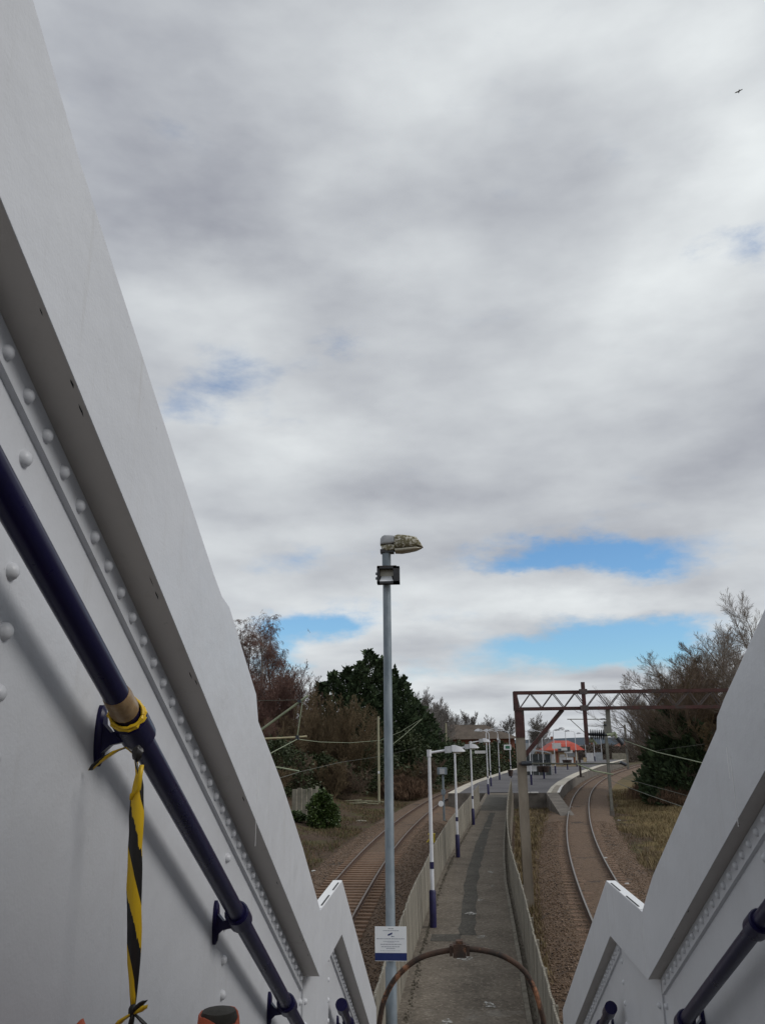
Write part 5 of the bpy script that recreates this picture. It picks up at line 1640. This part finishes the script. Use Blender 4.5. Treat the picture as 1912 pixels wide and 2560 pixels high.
# ------------------------------------------------------------------ trees and shrubs
def tubes_mesh(name, segs, m, sides=3):
    """tapered prisms from an array of (p0, p1, r0, r1)"""
    S = np.array(segs, dtype=float)
    p0, p1, r0, r1 = S[:, 0:3], S[:, 3:6], S[:, 6], S[:, 7]
    d = p1 - p0
    d /= np.linalg.norm(d, axis=1, keepdims=True) + 1e-9
    ref = np.where(np.abs(d[:, 2:3]) > 0.9, np.array([[1.0, 0, 0]]), np.array([[0, 0, 1.0]]))
    s = np.cross(d, ref)
    s /= np.linalg.norm(s, axis=1, keepdims=True) + 1e-9
    u = np.cross(s, d)
    V = np.zeros((len(S), 2 * sides, 3))
    for k in range(sides):
        a = 2 * pi * k / sides
        o = s * cos(a) + u * sin(a)
        V[:, k] = p0 + o * r0[:, None]
        V[:, sides + k] = p1 + o * r1[:, None]
    q = np.array([(k, (k + 1) % sides, sides + (k + 1) % sides, sides + k) for k in range(sides)])
    Fq = q[None] + (np.arange(len(S)) * 2 * sides)[:, None, None]
    return raw_object_mesh(name, V.reshape(-1, 3), Fq.reshape(-1, 4), m)


def grow(segs, thick, p, d, L, r, lev, rg, P):
    """one branch and its children; thick collects trunk and limbs"""
    n = P['n'][lev]
    pts = [p]
    dirs = [d]
    for i in range(n):
        w_ = P['wander'][lev]
        d = d + np.array([rg.gauss(0, w_), rg.gauss(0, w_), rg.gauss(0, w_) + P['trop'][lev]])
        d = d / np.linalg.norm(d)
        q = p + d * (L / n)
        ra, rb = r * (1 - 0.75 * i / n), r * (1 - 0.75 * (i + 1) / n)
        (thick if lev <= 1 else segs).append((*p, *q, max(ra, P['rmin']), max(rb, P['rmin'])))
        p = q
        pts.append(p)
        dirs.append(d)
    if lev + 1 >= len(P['n']):
        return
    for c in range(P['kids'][lev]):
        t = P['start'][lev] + (1 - P['start'][lev]) * (c + rg.random()) / P['kids'][lev]
        f = t * n
        i = min(int(f), n - 1)
        q = pts[i] + (pts[i + 1] - pts[i]) * (f - i)
        dd = dirs[i + 1]
        a = rg.uniform(0, 2 * pi)
        ref = np.array([cos(a), sin(a), rg.uniform(-0.2, 0.4)])
        side = ref - dd * ref.dot(dd)
        side /= np.linalg.norm(side) + 1e-9
        ang = P['ang'][lev] * rg.uniform(0.7, 1.25)
        nd = dd * cos(ang) + side * sin(ang)
        grow(segs, thick, q, nd, L * P['len'][lev] * rg.uniform(0.65, 1.15) * (1.15 - 0.55 * t), r * P['rad'][lev] * (1 - 0.5 * t), lev + 1, rg, P)


OAK = dict(n=[6, 6, 5, 4, 2], wander=[.06, .13, .17, .2, .2], trop=[.02, .05, .05, .06, .08], kids=[14, 10, 8, 7], start=[.2, .2, .12, .1], ang=[.9, .75, .75, .65], len=[.62, .55, .50, .62], rad=[.5, .5, .5, .6], rmin=.010)
BIRCH = dict(n=[7, 6, 6, 5, 4], wander=[.05, .10, .12, .10, .06], trop=[.03, .02, -.07, -.28, -.42], kids=[22, 10, 8, 5], start=[.25, .2, .15, .15], ang=[.55, .7, .8, .6], len=[.34, .5, .55, .85], rad=[.4, .5, .5, .6], rmin=.010)
FAN = dict(n=[5, 6, 5, 4, 3], wander=[.05, .08, .09, .10, .10], trop=[.02, .06, .06, .05, .05], kids=[15, 10, 9, 7], start=[.18, .18, .12, .08], ang=[.80, .55, .52, .50], len=[.72, .52, .50, .60], rad=[.5, .5, .5, .6], rmin=.010)
UPR = dict(n=[6, 5, 4, 3, 2], wander=[.07, .12, .14, .15, .15], trop=[.05, .14, .14, .12, .1], kids=[14, 8, 6, 4], start=[.12, .15, .12, .1], ang=[.55, .6, .65, .6], len=[.5, .5, .5, .55], rad=[.45, .5, .5, .6], rmin=.010)


def tree_meshes(P, H, r, seed, rmin=None, trunks=1, spread=0.0):
    rg = random.Random(seed)
    P = dict(P)
    if rmin:
        P['rmin'] = rmin
    segs, thick = [], []
    for k in range(trunks):
        a = rg.uniform(0, 2 * pi)
        lean = spread * rg.uniform(0.3, 1.0)
        d = np.array([cos(a) * lean, sin(a) * lean, 1.0])
        d /= np.linalg.norm(d)
        grow(segs, thick, np.array([cos(a) * lean * 0.4, sin(a) * lean * 0.4, -0.15]), d, H * (0.82 if trunks == 1 else rg.uniform(0.6, 0.85)), r, 0, rg, P)
    return segs, thick


_tm = {}


def tree_data(key, P, H, r, seed, m_t, m_b, rmin=None, trunks=1, spread=0.0):
    if key not in _tm:
        s, t = tree_meshes(P, H, r, seed, rmin, trunks, spread)
        top = max([q[5] for q in s + t])
        _tm[key] = (tubes_mesh('crown', s, m_b, 3), tubes_mesh('trunk', t, m_t, 6), top)
    return _tm[key]


def tree(name, key, x, y, H, label, cat='tree', rz=0.0, wide=1.0, group=None, zb=None):
    cr, tk, top = _tm[key]
    z = hgt(x, y) if zb is None else zb
    root = thing(name, (x, y, z), label, cat, group)
    s = H / top
    for nm, me in (('trunk', tk), ('crown', cr)):
        o = place(nm, me, root, (x, y, z), (0, 0, rz), (s * wide, s * wide, s))
    return root


tree_data('oak1', FAN, 16, .30, 21, 'bark_brown', 'bark_grey', .0085)
tree_data('oak2', FAN, 16, .28, 34, 'bark_brown', 'bark_brown', .0085)
tree_data('birch1', BIRCH, 18, .24, 5, 'birch', 'bark_red', .008)
tree_data('up1', UPR, 12, .14, 8, 'bark_red', 'bark_red', .009, trunks=5, spread=.3)
tree_data('up2', UPR, 12, .13, 17, 'bark_olive', 'bark_olive', .009, trunks=5, spread=.35)
tree_data('shrub1', UPR, 6, .06, 23, 'bark_brown', 'bark_brown', .010, trunks=6, spread=.6)
tree_data('shrub2', UPR, 6, .05, 29, 'bark_olive', 'bark_olive', .010, trunks=6, spread=.6)
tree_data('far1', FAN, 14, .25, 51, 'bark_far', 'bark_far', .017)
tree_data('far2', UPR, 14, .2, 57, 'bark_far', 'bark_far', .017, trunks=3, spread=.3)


def col_x(px, y, py=1850):
    return at(px, py, y).x


def tree_px(name, key, px, y, top_py, label, rz=0.0, wide=1.0, cat='tree', group=None):
    p = at(px, top_py, y)
    x = col_x(px, y)
    return tree(name, key, x, y, p.z - hgt(x, y), label, cat, rz, wide, group)


# left side: weeping birch, reddish thicket, brown bare trees before the conifer
tree_px('birch_tree', 'birch1', 655, 98, 1528, 'tall weeping bare birch rising above the reddish thicket', 0.4, 1.0)
tree_px('birch_tree', 'birch1', 612, 97, 1535, 'weeping bare birch beside the taller birch, at the stair side', 3.6, 1.0)
tree_px('birch_tree', 'birch1', 692, 100, 1560, 'shorter weeping bare birch right of the tallest one', 5.0, 0.9)
tree_px('birch_tree', 'birch1', 548, 104, 1560, 'bare birch mostly hidden by the left stair side', 2.0, 1.0)
tree_px('bare_tree', 'up1', 690, 94, 1640, 'reddish bare multi stemmed tree under the weeping birch', 0.3, 1.15)
tree_px('bare_tree', 'up1', 748, 92, 1655, 'reddish bare tree between the birch and the conifer', 1.7, 1.1)
tree_px('bare_tree', 'up1', 628, 90, 1660, 'reddish bare tree against the left stair side', 3.1, 1.2)
tree_px('bare_tree', 'up2', 840, 88, 1706, 'olive brown bare tree before the dark conifer', 0.9, 1.25)
tree_px('bare_tree', 'up2', 890, 90, 1745, 'lower olive brown bare tree beside the pale timber pole', 2.2, 1.2)
tree_px('bare_tree', 'up2', 775, 86, 1730, 'olive brown bare tree above the concrete panels', 4.0, 1.2)
tree_px('bare_tree', 'up2', 700, 82, 1770, 'low bushy bare tree above the slanting green arm', 5.0, 1.3)
tree_px('bare_tree', 'up1', 655, 80, 1790, 'low reddish bare tree behind the cantilever rod', 0.0, 1.3)
for i, (px, yd, tp, lab) in enumerate(((690, 72, 1905, 'brown twiggy shrub left of the concrete panels'), (735, 78, 1880, 'brown twiggy shrub behind the concrete panels'), (830, 80, 1890, 'brown twiggy shrub right of the concrete panels'),
                                       (880, 82, 1900, 'brown twiggy shrub beside the pale timber pole'), (1010, 92, 1900, 'twiggy shrub between the conifer and the dull rails'), (1050, 97, 1890, 'twiggy shrub behind the first path lamp'), (660, 66, 1950, 'brown twiggy shrub at the left stair side'))):
    tree_px('twiggy_shrub', 'shrub1' if i % 2 else 'shrub2', px, yd, tp, lab, i * 1.3, 1.3, 'shrub')

# right side: big bare trees over the stair side
tree_px('bare_tree', 'oak1', 1905, 74, 1462, 'largest bare tree leaning over the right stair side', 0.5, 1.0)
tree_px('bare_tree', 'oak2', 1770, 84, 1570, 'broad bare tree second behind the right stair side', 2.0, 1.15)
tree_px('bare_tree', 'oak1', 1625, 98, 1690, 'low grey bare tree fanning out furthest left over the gantry beam', 2.2, 1.3)
tree_px('bare_tree', 'oak1', 1688, 96, 1655, 'bare tree whose twigs hang over the gantry beam', 3.3, 1.25)
tree_px('bare_tree', 'oak2', 1840, 92, 1560, 'bare tree between the two largest right hand ones', 4.4, 1.1)
tree_px('bare_tree', 'oak1', 1662, 99, 1672, 'low spreading bare tree reaching over the gantry beam beside the dark conifer', 1.2, 1.2)
tree_px('bare_tree', 'oak2', 1725, 78, 1612, 'rounded bare tree behind the middle of the gantry beam end', 5.2, 1.2)
tree_px('bare_tree', 'up2', 1740, 88, 1690, 'dense olive bare tree under the gantry beam end', 1.0, 1.5)
tree_px('bare_tree', 'up1', 1790, 84, 1665, 'dense reddish bare tree behind the gantry beam end', 2.6, 1.5)
tree_px('bare_tree', 'up2', 1850, 80, 1640, 'dense olive bare tree against the right stair side', 0.2, 1.5)
for i, (px, yd, tp, lab) in enumerate(((1700, 88, 1800, 'brown shrub at the foot of the right trees, beside the dark conifer'), (1745, 82, 1790, 'brown shrub at the foot of the right trees, under the slanting wire'), (1790, 78, 1780, 'brown shrub at the foot of the right trees by the stair side'), (1720, 76, 1900, 'low shrub at the edge of the dry grass'))):
    tree_px('twiggy_shrub', 'shrub1' if i % 2 else 'shrub2', px, yd, tp, lab, i * 1.9, 1.5, 'shrub')

# far trees
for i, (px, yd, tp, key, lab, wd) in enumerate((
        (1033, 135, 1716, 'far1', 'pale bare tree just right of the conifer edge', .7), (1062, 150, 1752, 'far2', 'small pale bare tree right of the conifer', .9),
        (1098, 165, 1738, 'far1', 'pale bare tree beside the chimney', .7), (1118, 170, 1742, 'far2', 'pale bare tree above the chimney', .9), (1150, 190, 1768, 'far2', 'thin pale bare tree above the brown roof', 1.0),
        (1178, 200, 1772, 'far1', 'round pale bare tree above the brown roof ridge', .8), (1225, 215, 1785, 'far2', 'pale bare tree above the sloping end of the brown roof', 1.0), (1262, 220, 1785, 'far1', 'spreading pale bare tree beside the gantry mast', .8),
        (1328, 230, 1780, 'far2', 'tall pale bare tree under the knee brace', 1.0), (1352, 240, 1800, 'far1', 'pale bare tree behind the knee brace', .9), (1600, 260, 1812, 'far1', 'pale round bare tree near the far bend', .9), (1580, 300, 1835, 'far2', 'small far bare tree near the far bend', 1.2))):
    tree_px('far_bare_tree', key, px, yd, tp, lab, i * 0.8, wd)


# leafy masses
def leaf_mesh(name, P0, D0, L, W, m, droop=0.2, rg=None):
    """two-quad bent leaves / sprays: origin, direction, length, width arrays"""
    n = len(P0)
    up = np.array([0, 0, 1.0])
    side = np.cross(D0, rg.normal(0, 1, (n, 3)))
    side /= np.linalg.norm(side, axis=1, keepdims=True) + 1e-9
    mid = P0 + D0 * (L * 0.55)[:, None]
    end = P0 + D0 * L[:, None] - up * (L * droop)[:, None]
    V = np.stack([P0, mid - side * (W / 2)[:, None], mid + side * (W / 2)[:, None], end], 1)
    Fq = np.array([(0, 1, 2), (1, 3, 2)])[None] + (np.arange(n) * 4)[:, None, None]
    return raw_object_mesh(name, V.reshape(-1, 3), Fq.reshape(-1, 3), m)


def conifer(spires, n, label, seed, sl=(0.20, 0.48), m='conifer'):
    """spires: (x, y, height, radius); sprays on and inside uneven cones"""
    rg = np.random.default_rng(seed)
    x0, y0 = spires[0][0], spires[0][1]
    z0 = hgt(x0, y0)
    root = thing('conifer_tree', (x0, y0, z0), label, 'conifer')
    Ps, Ds = [], []
    tot = sum(s[2] * s[3] for s in spires)
    tr = MB()
    for (x, y, H, Rd) in spires:
        k = int(n * H * Rd / tot)
        t = rg.random(k) ** 1.15
        a = rg.uniform(0, 2 * pi, k)
        lump = 1 + 0.24 * np.sin(a * 3 + t * 17 + x) + 0.2 * np.sin(a * 5 - t * 31 + 1.3) + 0.10 * np.sin(t * 60 + a * 2)
        rad = Rd * 1.22 * np.minimum(1.0, ((1 - t) * 1.6) ** 0.8) * lump
        rr_2 = rad * (1 - 0.30 * rg.random(k) ** 2)
        P = np.stack([x + rr_2 * np.cos(a), y + rr_2 * np.sin(a), z0 + t * H * 0.97], 1)
        el = rg.uniform(0.1, 1.1, k) + t * 0.3
        b = a + rg.normal(0, 0.5, k)
        Dv = np.stack([np.cos(el) * np.cos(b), np.cos(el) * np.sin(b), np.sin(el)], 1)
        Ps.append(P)
        Ds.append(Dv)
        # leader shoots at the top
        for q in range(40):
            tq = rg.uniform(0.80, 1.0)
            Ps.append(np.array([[x + rg.normal(0, .1 + 1.6 * (1 - tq)), y + rg.normal(0, .1 + 1.6 * (1 - tq)), z0 + H * (tq - 0.02)]]))
            Ds.append(np.array([[rg.normal(0, .2), rg.normal(0, .2), 1.0]]))
        tr.poly([(x, y, z0 - 0.2), (x, y, z0 + H * 0.55), (x, y, z0 + H * 0.96)], [0.28, 0.15, 0.03], 7)
    P, Dv = np.concatenate(Ps), np.concatenate(Ds)
    L = rg.uniform(sl[0], sl[1], len(P)) * (1 + 1.6 * (rg.random(len(P)) > 0.96))
    me = leaf_mesh('crown', P - np.array([x0, y0, z0]), Dv, L, L * rg.uniform(.3, .55, len(P)), m, 0.12, rg)
    o = bpy.data.objects.new('crown', me)
    col.objects.link(o)
    o.parent = root
    tr.build('trunk', 'bark_brown', root)
    return root


def spire(px, y, top_py, Rd):
    x = col_x(px, y)
    return (x, y, at(px, top_py, y).z - hgt(x, y), Rd)


conifer([spire(925, 104, 1618, 3.3), spire(900, 102, 1648, 2.6), spire(868, 103, 1655, 2.8), spire(832, 102, 1668, 2.4), spire(800, 103, 1692, 2.4), spire(955, 104, 1642, 2.8), spire(985, 105, 1672, 2.8), spire(1010, 106, 1700, 2.4), spire(1042, 107, 1760, 2.4), spire(1070, 109, 1795, 2.4)], 90000, 'dense dark green conifer clump with several pointed tops, left of the lamp post', 5)
conifer([spire(1675, 79, 1772, 1.7), spire(1655, 80, 1800, 1.5), spire(1702, 78, 1785, 2.0), spire(1735, 77, 1800, 2.2)], 44000, 'dark conifer at the right of the far bend', 6)


def leafy(name, cx, cy, rx, ry, h, n, m, label, seed, cat='bush', size=(0.10, 0.22), stems=True, upright=False):
    rg = np.random.default_rng(seed)
    z0 = hgt(cx, cy)
    root = thing(name, (cx, cy, z0), label, cat)
    a = rg.uniform(0, 2 * pi, n)
    u = rg.random(n)
    sh = (1 - 0.45 * rg.random(n) ** 2)
    lump = 1 + 0.18 * np.sin(3 * a + 5 * u) + 0.14 * np.sin(7 * a - 9 * u + seed)
    lump = lump + 0.16 * np.sin(5 * a + 13 * u + 2 * seed) + 0.22 * (rg.random(n) ** 6)
    rad = np.sqrt(np.maximum(0.02, 1 - (u * 1.02) ** 2.0)) * sh * lump
    P = np.stack([rx * rad * np.cos(a), ry * rad * np.sin(a), u * h * (0.72 + 0.26 * lump)], 1)
    Dv = np.stack([np.cos(a) * 0.8 + rg.normal(0, .5, n), np.sin(a) * 0.8 + rg.normal(0, .5, n), rg.uniform(-.3, .9, n)], 1)
    wr = rg.uniform(.4, .75, n)
    if upright:
        Dv = np.stack([rg.normal(0, .3, n), rg.normal(0, .3, n), np.ones(n)], 1)
        wr = rg.uniform(.05, .12, n)
        P[:, 2] *= 0.55
    Dv /= np.linalg.norm(Dv, axis=1, keepdims=True)
    L = rg.uniform(size[0], size[1], n)
    me = leaf_mesh('foliage', P, Dv, L, L * wr, m, 0.15, rg)
    o = bpy.data.objects.new('foliage', me)
    col.objects.link(o)
    o.parent = root
    if stems:
        mb = MB()
        for k in range(7):
            t = rg.uniform(0, 2 * pi)
            mb.poly([(cx + 0.1 * cos(t), cy + 0.1 * sin(t), z0 - 0.1), (cx + rx * .5 * cos(t), cy + ry * .5 * sin(t), z0 + h * .75)], [0.04, 0.015], 5)
        mb.build('stem', 'bark_brown', root)
    return root


def leafy_px(name, px, y, top_py, wpx, n, m, label, seed, size, cat='bush', dy=1.0, upright=False):
    x = col_x(px, y)
    h = at(px, top_py, y).z - hgt(x, y)
    rx = wpx / 2 / F * y
    return leafy(name, x, y, rx, rx * dy, h, n, m, label, seed, cat, size, not upright, upright)


leafy_px('green_bush', 808, 60, 1982, 62, 7500, 'bush', 'bright green leafy bush on the bank before the concrete panels', 1, (.12, .26))
leafy_px('green_bush', 738, 61, 2030, 60, 2400, 'bush', 'low dark green bush beside the left stair side', 2, (.10, .22))
leafy_px('ivy_bank', 690, 78, 1850, 150, 7000, 'ivy', 'ivy covered bank behind the steady arm', 3, (.16, .34))
leafy_px('ivy_bank', 800, 84, 1890, 160, 7000, 'ivy', 'dark ivy bank behind the green bush', 4, (.16, .34))
leafy_px('ivy_bank', 905, 92, 1850, 190, 8000, 'ivy', 'dark ivy bank under the conifer', 5, (.18, .36))
leafy_px('ivy_bank', 1010, 101, 1830, 150, 6500, 'ivy', 'dark ivy bank right of the tall lamp post', 6, (.18, .38))
leafy_px('ivy_bank', 1085, 118, 1850, 120, 6000, 'ivy', 'dark green hedge behind the second path lamp', 7, (.2, .42))
leafy_px('ivy_bank', 1140, 132, 1858, 110, 5500, 'ivy', 'dark green hedge behind the third path lamp', 8, (.22, .45))
leafy_px('ivy_bank', 1195, 148, 1862, 100, 5000, 'ivy', 'dark green hedge behind the name panel', 9, (.25, .5))
leafy_px('ivy_bank', 1245, 165, 1858, 100, 5000, 'ivy', 'dark green hedge under the sloping roof end', 10, (.25, .55))
leafy_px('ivy_bank', 1290, 185, 1862, 80, 4000, 'ivy', 'dark green hedge behind the gantry mast', 11, (.3, .6))
leafy_px('ivy_bank', 1710, 98, 1840, 130, 6500, 'ivy', 'dark ivy mass under the right conifer', 12, (.18, .4))
leafy_px('ivy_bank', 1790, 84, 1790, 190, 9500, 'ivy', 'dark ivy mass below the right bare trees', 13, (.18, .36))
leafy_px('ivy_bank', 1850, 82, 1760, 170, 6500, 'ivy', 'dark ivy mass behind the right stair side', 14, (.18, .36))
leafy_px('brown_hedge', 1500, 230, 1862, 150, 9000, 'far_scrub', 'long brown hedge beyond the red roofed building', 15, (.25, .55))
leafy_px('brown_hedge', 1580, 250, 1866, 150, 9000, 'far_scrub', 'brown hedge beyond the low concrete wall', 16, (.25, .55))
leafy_px('brown_hedge', 1650, 240, 1855, 130, 9000, 'far_scrub', 'brown hedge behind the dark far mast', 17, (.25, .55))
leafy_px('brown_hedge', 1420, 250, 1866, 160, 9000, 'far_scrub', 'brown hedge behind the red roof', 18, (.25, .55))
leafy_px('dead_bracken', 1000, 88, 1925, 90, 6000, 'rust_stalk', 'rusty dead bracken on the bank right of the tall lamp post', 19, (.5, 1.2), upright=True)
leafy_px('dead_bracken', 1035, 92, 1935, 60, 4000, 'rust_stalk', 'rusty dead bracken behind the first path lamp head', 20, (.4, 1.0), upright=True)
leafy_px('bramble', 1625, 84, 1925, 120, 5000, 'rust_stalk', 'low brown brambles beside the curve before the dark conifer', 21, (.3, .7), upright=True)
leafy_px('bramble', 1690, 76, 1945, 110, 5000, 'rust_stalk', 'low brown brambles at the top of the dry grass', 22, (.3, .7), upright=True)


# ------------------------------------------------------------------ grasses and ground litter
def grass(name, n, fn, m, hl, label, seed, lean=0.5):
    rg = np.random.default_rng(seed)
    P = []
    while len(P) < n:
        q = fn(rg)
        if q is not None:
            P.append(q)
    P = np.array(P)
    z = np.array([hgt(a, b) for a, b in P])
    k = len(P)
    h = rg.uniform(hl[0], hl[1], k)
    a = rg.uniform(0, 2 * pi, k)
    l = rg.uniform(0.15, lean, k)
    base = np.stack([P[:, 0], P[:, 1], z - 0.03], 1)
    tip = base + np.stack([np.cos(a) * l * h, np.sin(a) * l * h, h], 1)
    sd_ = np.stack([-np.sin(a), np.cos(a), np.zeros(k)], 1) * (h * 0.09)[:, None]
    V = np.stack([base - sd_, base + sd_, tip], 1)
    Fq = np.arange(k * 3).reshape(-1, 3)
    o = raw_mesh(name, V.reshape(-1, 3), Fq, m)
    return tag(o, label, 'grass', kind='stuff')


def right_bank(rg):
    y = 24 + 76 * rg.random() ** 1.3
    x = interp(RT, y) + 3.3 + 0.9 * sin(y * 0.4) + abs(rg.normal(0, 6.0))
    cl_ = sin(x * 1.1 + y * 0.35) + sin(y * 0.9 - x * 0.5)
    return (x, y) if (x < 40 and cl_ > rg.uniform(-1.2, 1.5)) else None


def right_bank_edge(rg):
    y = 24 + 80 * rg.random() ** 1.3
    return (interp(RT, y) + 2.4 + abs(rg.normal(0, 4.0)), y)


def left_bank(rg):
    y = 30 + 75 * rg.random() ** 1.2
    x = interp(LT, y) - 2.7 - abs(rg.normal(0, 4.0))
    return (x, y) if sin(x * 1.3 + y * .4) + sin(y * .8) > rg.uniform(-1.5, 1.2) else None


def middle(rg):
    y = 22 + 55 * rg.random()
    a, b = interp(RE, y) + 0.5, interp(RT, y) - 2.2
    return (rg.uniform(a, b), y) if b > a else None


def middle_left(rg):
    y = 25 + 55 * rg.random()
    a, b = interp(LT, y) + 2.5, interp(LE, y) - 0.3
    return (rg.uniform(a, b), y) if b > a else None


grass('dry_grass', 36000, right_bank, 'grass_dry', (0.10, 0.36), 'dry straw coloured grass covering the right bank', 1, 0.9)
grass('bracken_litter', 14000, right_bank_edge, 'bracken', (0.05, 0.22), 'brown dead stalks on the right bank', 8, 1.4)
grass('rough_grass', 7000, right_bank_edge, 'grass_green', (0.08, 0.26), 'patchy green grass on the right bank', 2)
grass('rough_grass', 12000, left_bank, 'grass_green', (0.08, 0.30), 'patchy green grass on the left bank', 3)
grass('bracken_litter', 16000, left_bank, 'bracken', (0.06, 0.26), 'brown dead stalks and leaf litter on the left bank', 4, 1.6)
grass('rough_grass', 8000, middle, 'grass_dry', (0.08, 0.32), 'dry tufts between the board fence and the polished rails', 5, 0.8)
grass('rough_grass', 5000, middle_left, 'bracken', (0.05, 0.2), 'brown weeds between the dull rails and the board fence', 6, 1.2)

# pale scraps on the ballast and banks
LIT = ['white scrap of litter left of the dull rails below the green bush', 'white scrap of litter on the ballast below the slanting steady arm', 'pale scrap of litter just outside the polished rails by the platform ramp',
       'white scrap of litter beside the polished outer rail midway round the curve', 'pale scrap of litter beside the outer rail near the right landing', 'pale scrap of litter at the foot of the grey green mast',
       'white scrap of litter beyond the slim brown mast', 'white scrap of litter in the grass under the right trees']
for i, (px, py, zz) in enumerate(((784, 2172, -0.3), (1503, 1961, -0.3), (1427, 2017, -0.15), (1512, 2144, -0.15), (1567, 2212, -0.2), (1546, 2050, -0.38), (1585, 1918, -0.35), (1705, 1973, -0.2), (905, 2050, -0.3))):
    g = gnd(px, py, zz)
    zg = max(hgt(g.x, g.y), -0.19 if abs(g.x - interp(RT, g.y)) < 1.8 or abs(g.x - interp(LT, g.y)) < 1.8 else -9)
    mb = MB()
    s = 0.10 if i < 8 else 0.5
    rg = random.Random(i)
    n = 7
    mb.loft([[(g.x + s * rg.uniform(.6, 1.2) * cos(2 * pi * k / n), g.y + s * rg.uniform(.6, 1.2) * sin(2 * pi * k / n), zg + h) for k in range(n)] for h in (-0.01, 0.05)])
    tag(mb.build('litter_scrap', 'litter' if i < 8 else 'concrete'), (LIT[i] if i < 8 else 'pale broken slab lying on the bank by the green bush'), 'litter' if i < 8 else 'slab')
lg = MB()
for k in range(5):
    p = gnd(880 + k * 14, 1990 + 3 * (k % 2), 0.4)
    z = hgt(p.x, p.y) + 0.08
    lg.poly([(p.x - 0.9, p.y + 0.1 * k, z + 0.03 * k), (p.x + 0.9, p.y - 0.2 * k, z + 0.1)], 0.06, 6)
tag(lg.build('cut_branches', 'wood_pole'), 'pile of pale cut branches by the foot of the timber pole', 'branches')


# ------------------------------------------------------------------ gulls
def gull(px, py, y, span, label, bank):
    c = at(px, py, y)
    root = thing('gull', tuple(c), label, 'bird')
    a = Vector((cos(bank), 0, sin(bank)))
    f = Vector((0.2, 1, 0)).normalized()
    u = Vector((-sin(bank), 0, cos(bank)))
    rings_ = []
    for t, r_ in ((-0.3, .01), (-0.2, .05), (0, .075), (0.18, .06), (0.27, .035), (0.34, .008)):
        rings_.append([c + f * (t * span) + (a * cos(k * pi / 4) + u * sin(k * pi / 4)) * (r_ * span) for k in range(8)])
    MB().loft(rings_).build('body', 'bird', root)
    for s in (-1, 1):
        p = [c + f * (0.14 * span), c - f * (0.04 * span)]
        m1 = [c + a * (s * .26 * span) + u * (.10 * span) + f * (.20 * span), c + a * (s * .26 * span) + u * (.10 * span) + f * (.02 * span)]
        e1 = [c + a * (s * .52 * span) + u * (.04 * span) + f * (.05 * span), c + a * (s * .50 * span) + u * (.04 * span) - f * (.02 * span)]
        th = u * (0.012 * span)
        MB().loft([[p[0] + th, p[1] + th, p[1] - th, p[0] - th], [m1[0] + th, m1[1] + th, m1[1] - th, m1[0] - th], [e1[0] + th, e1[1] + th, e1[1] - th, e1[0] - th]]).build('wing', 'bird', root)


gull(1846, 228, 100, 1.25, 'gull gliding high in the clouds above the right stair side', 0.45)
gull(771, 1577, 120, 0.8, 'small bird flying beside the weeping birch', -1.0)
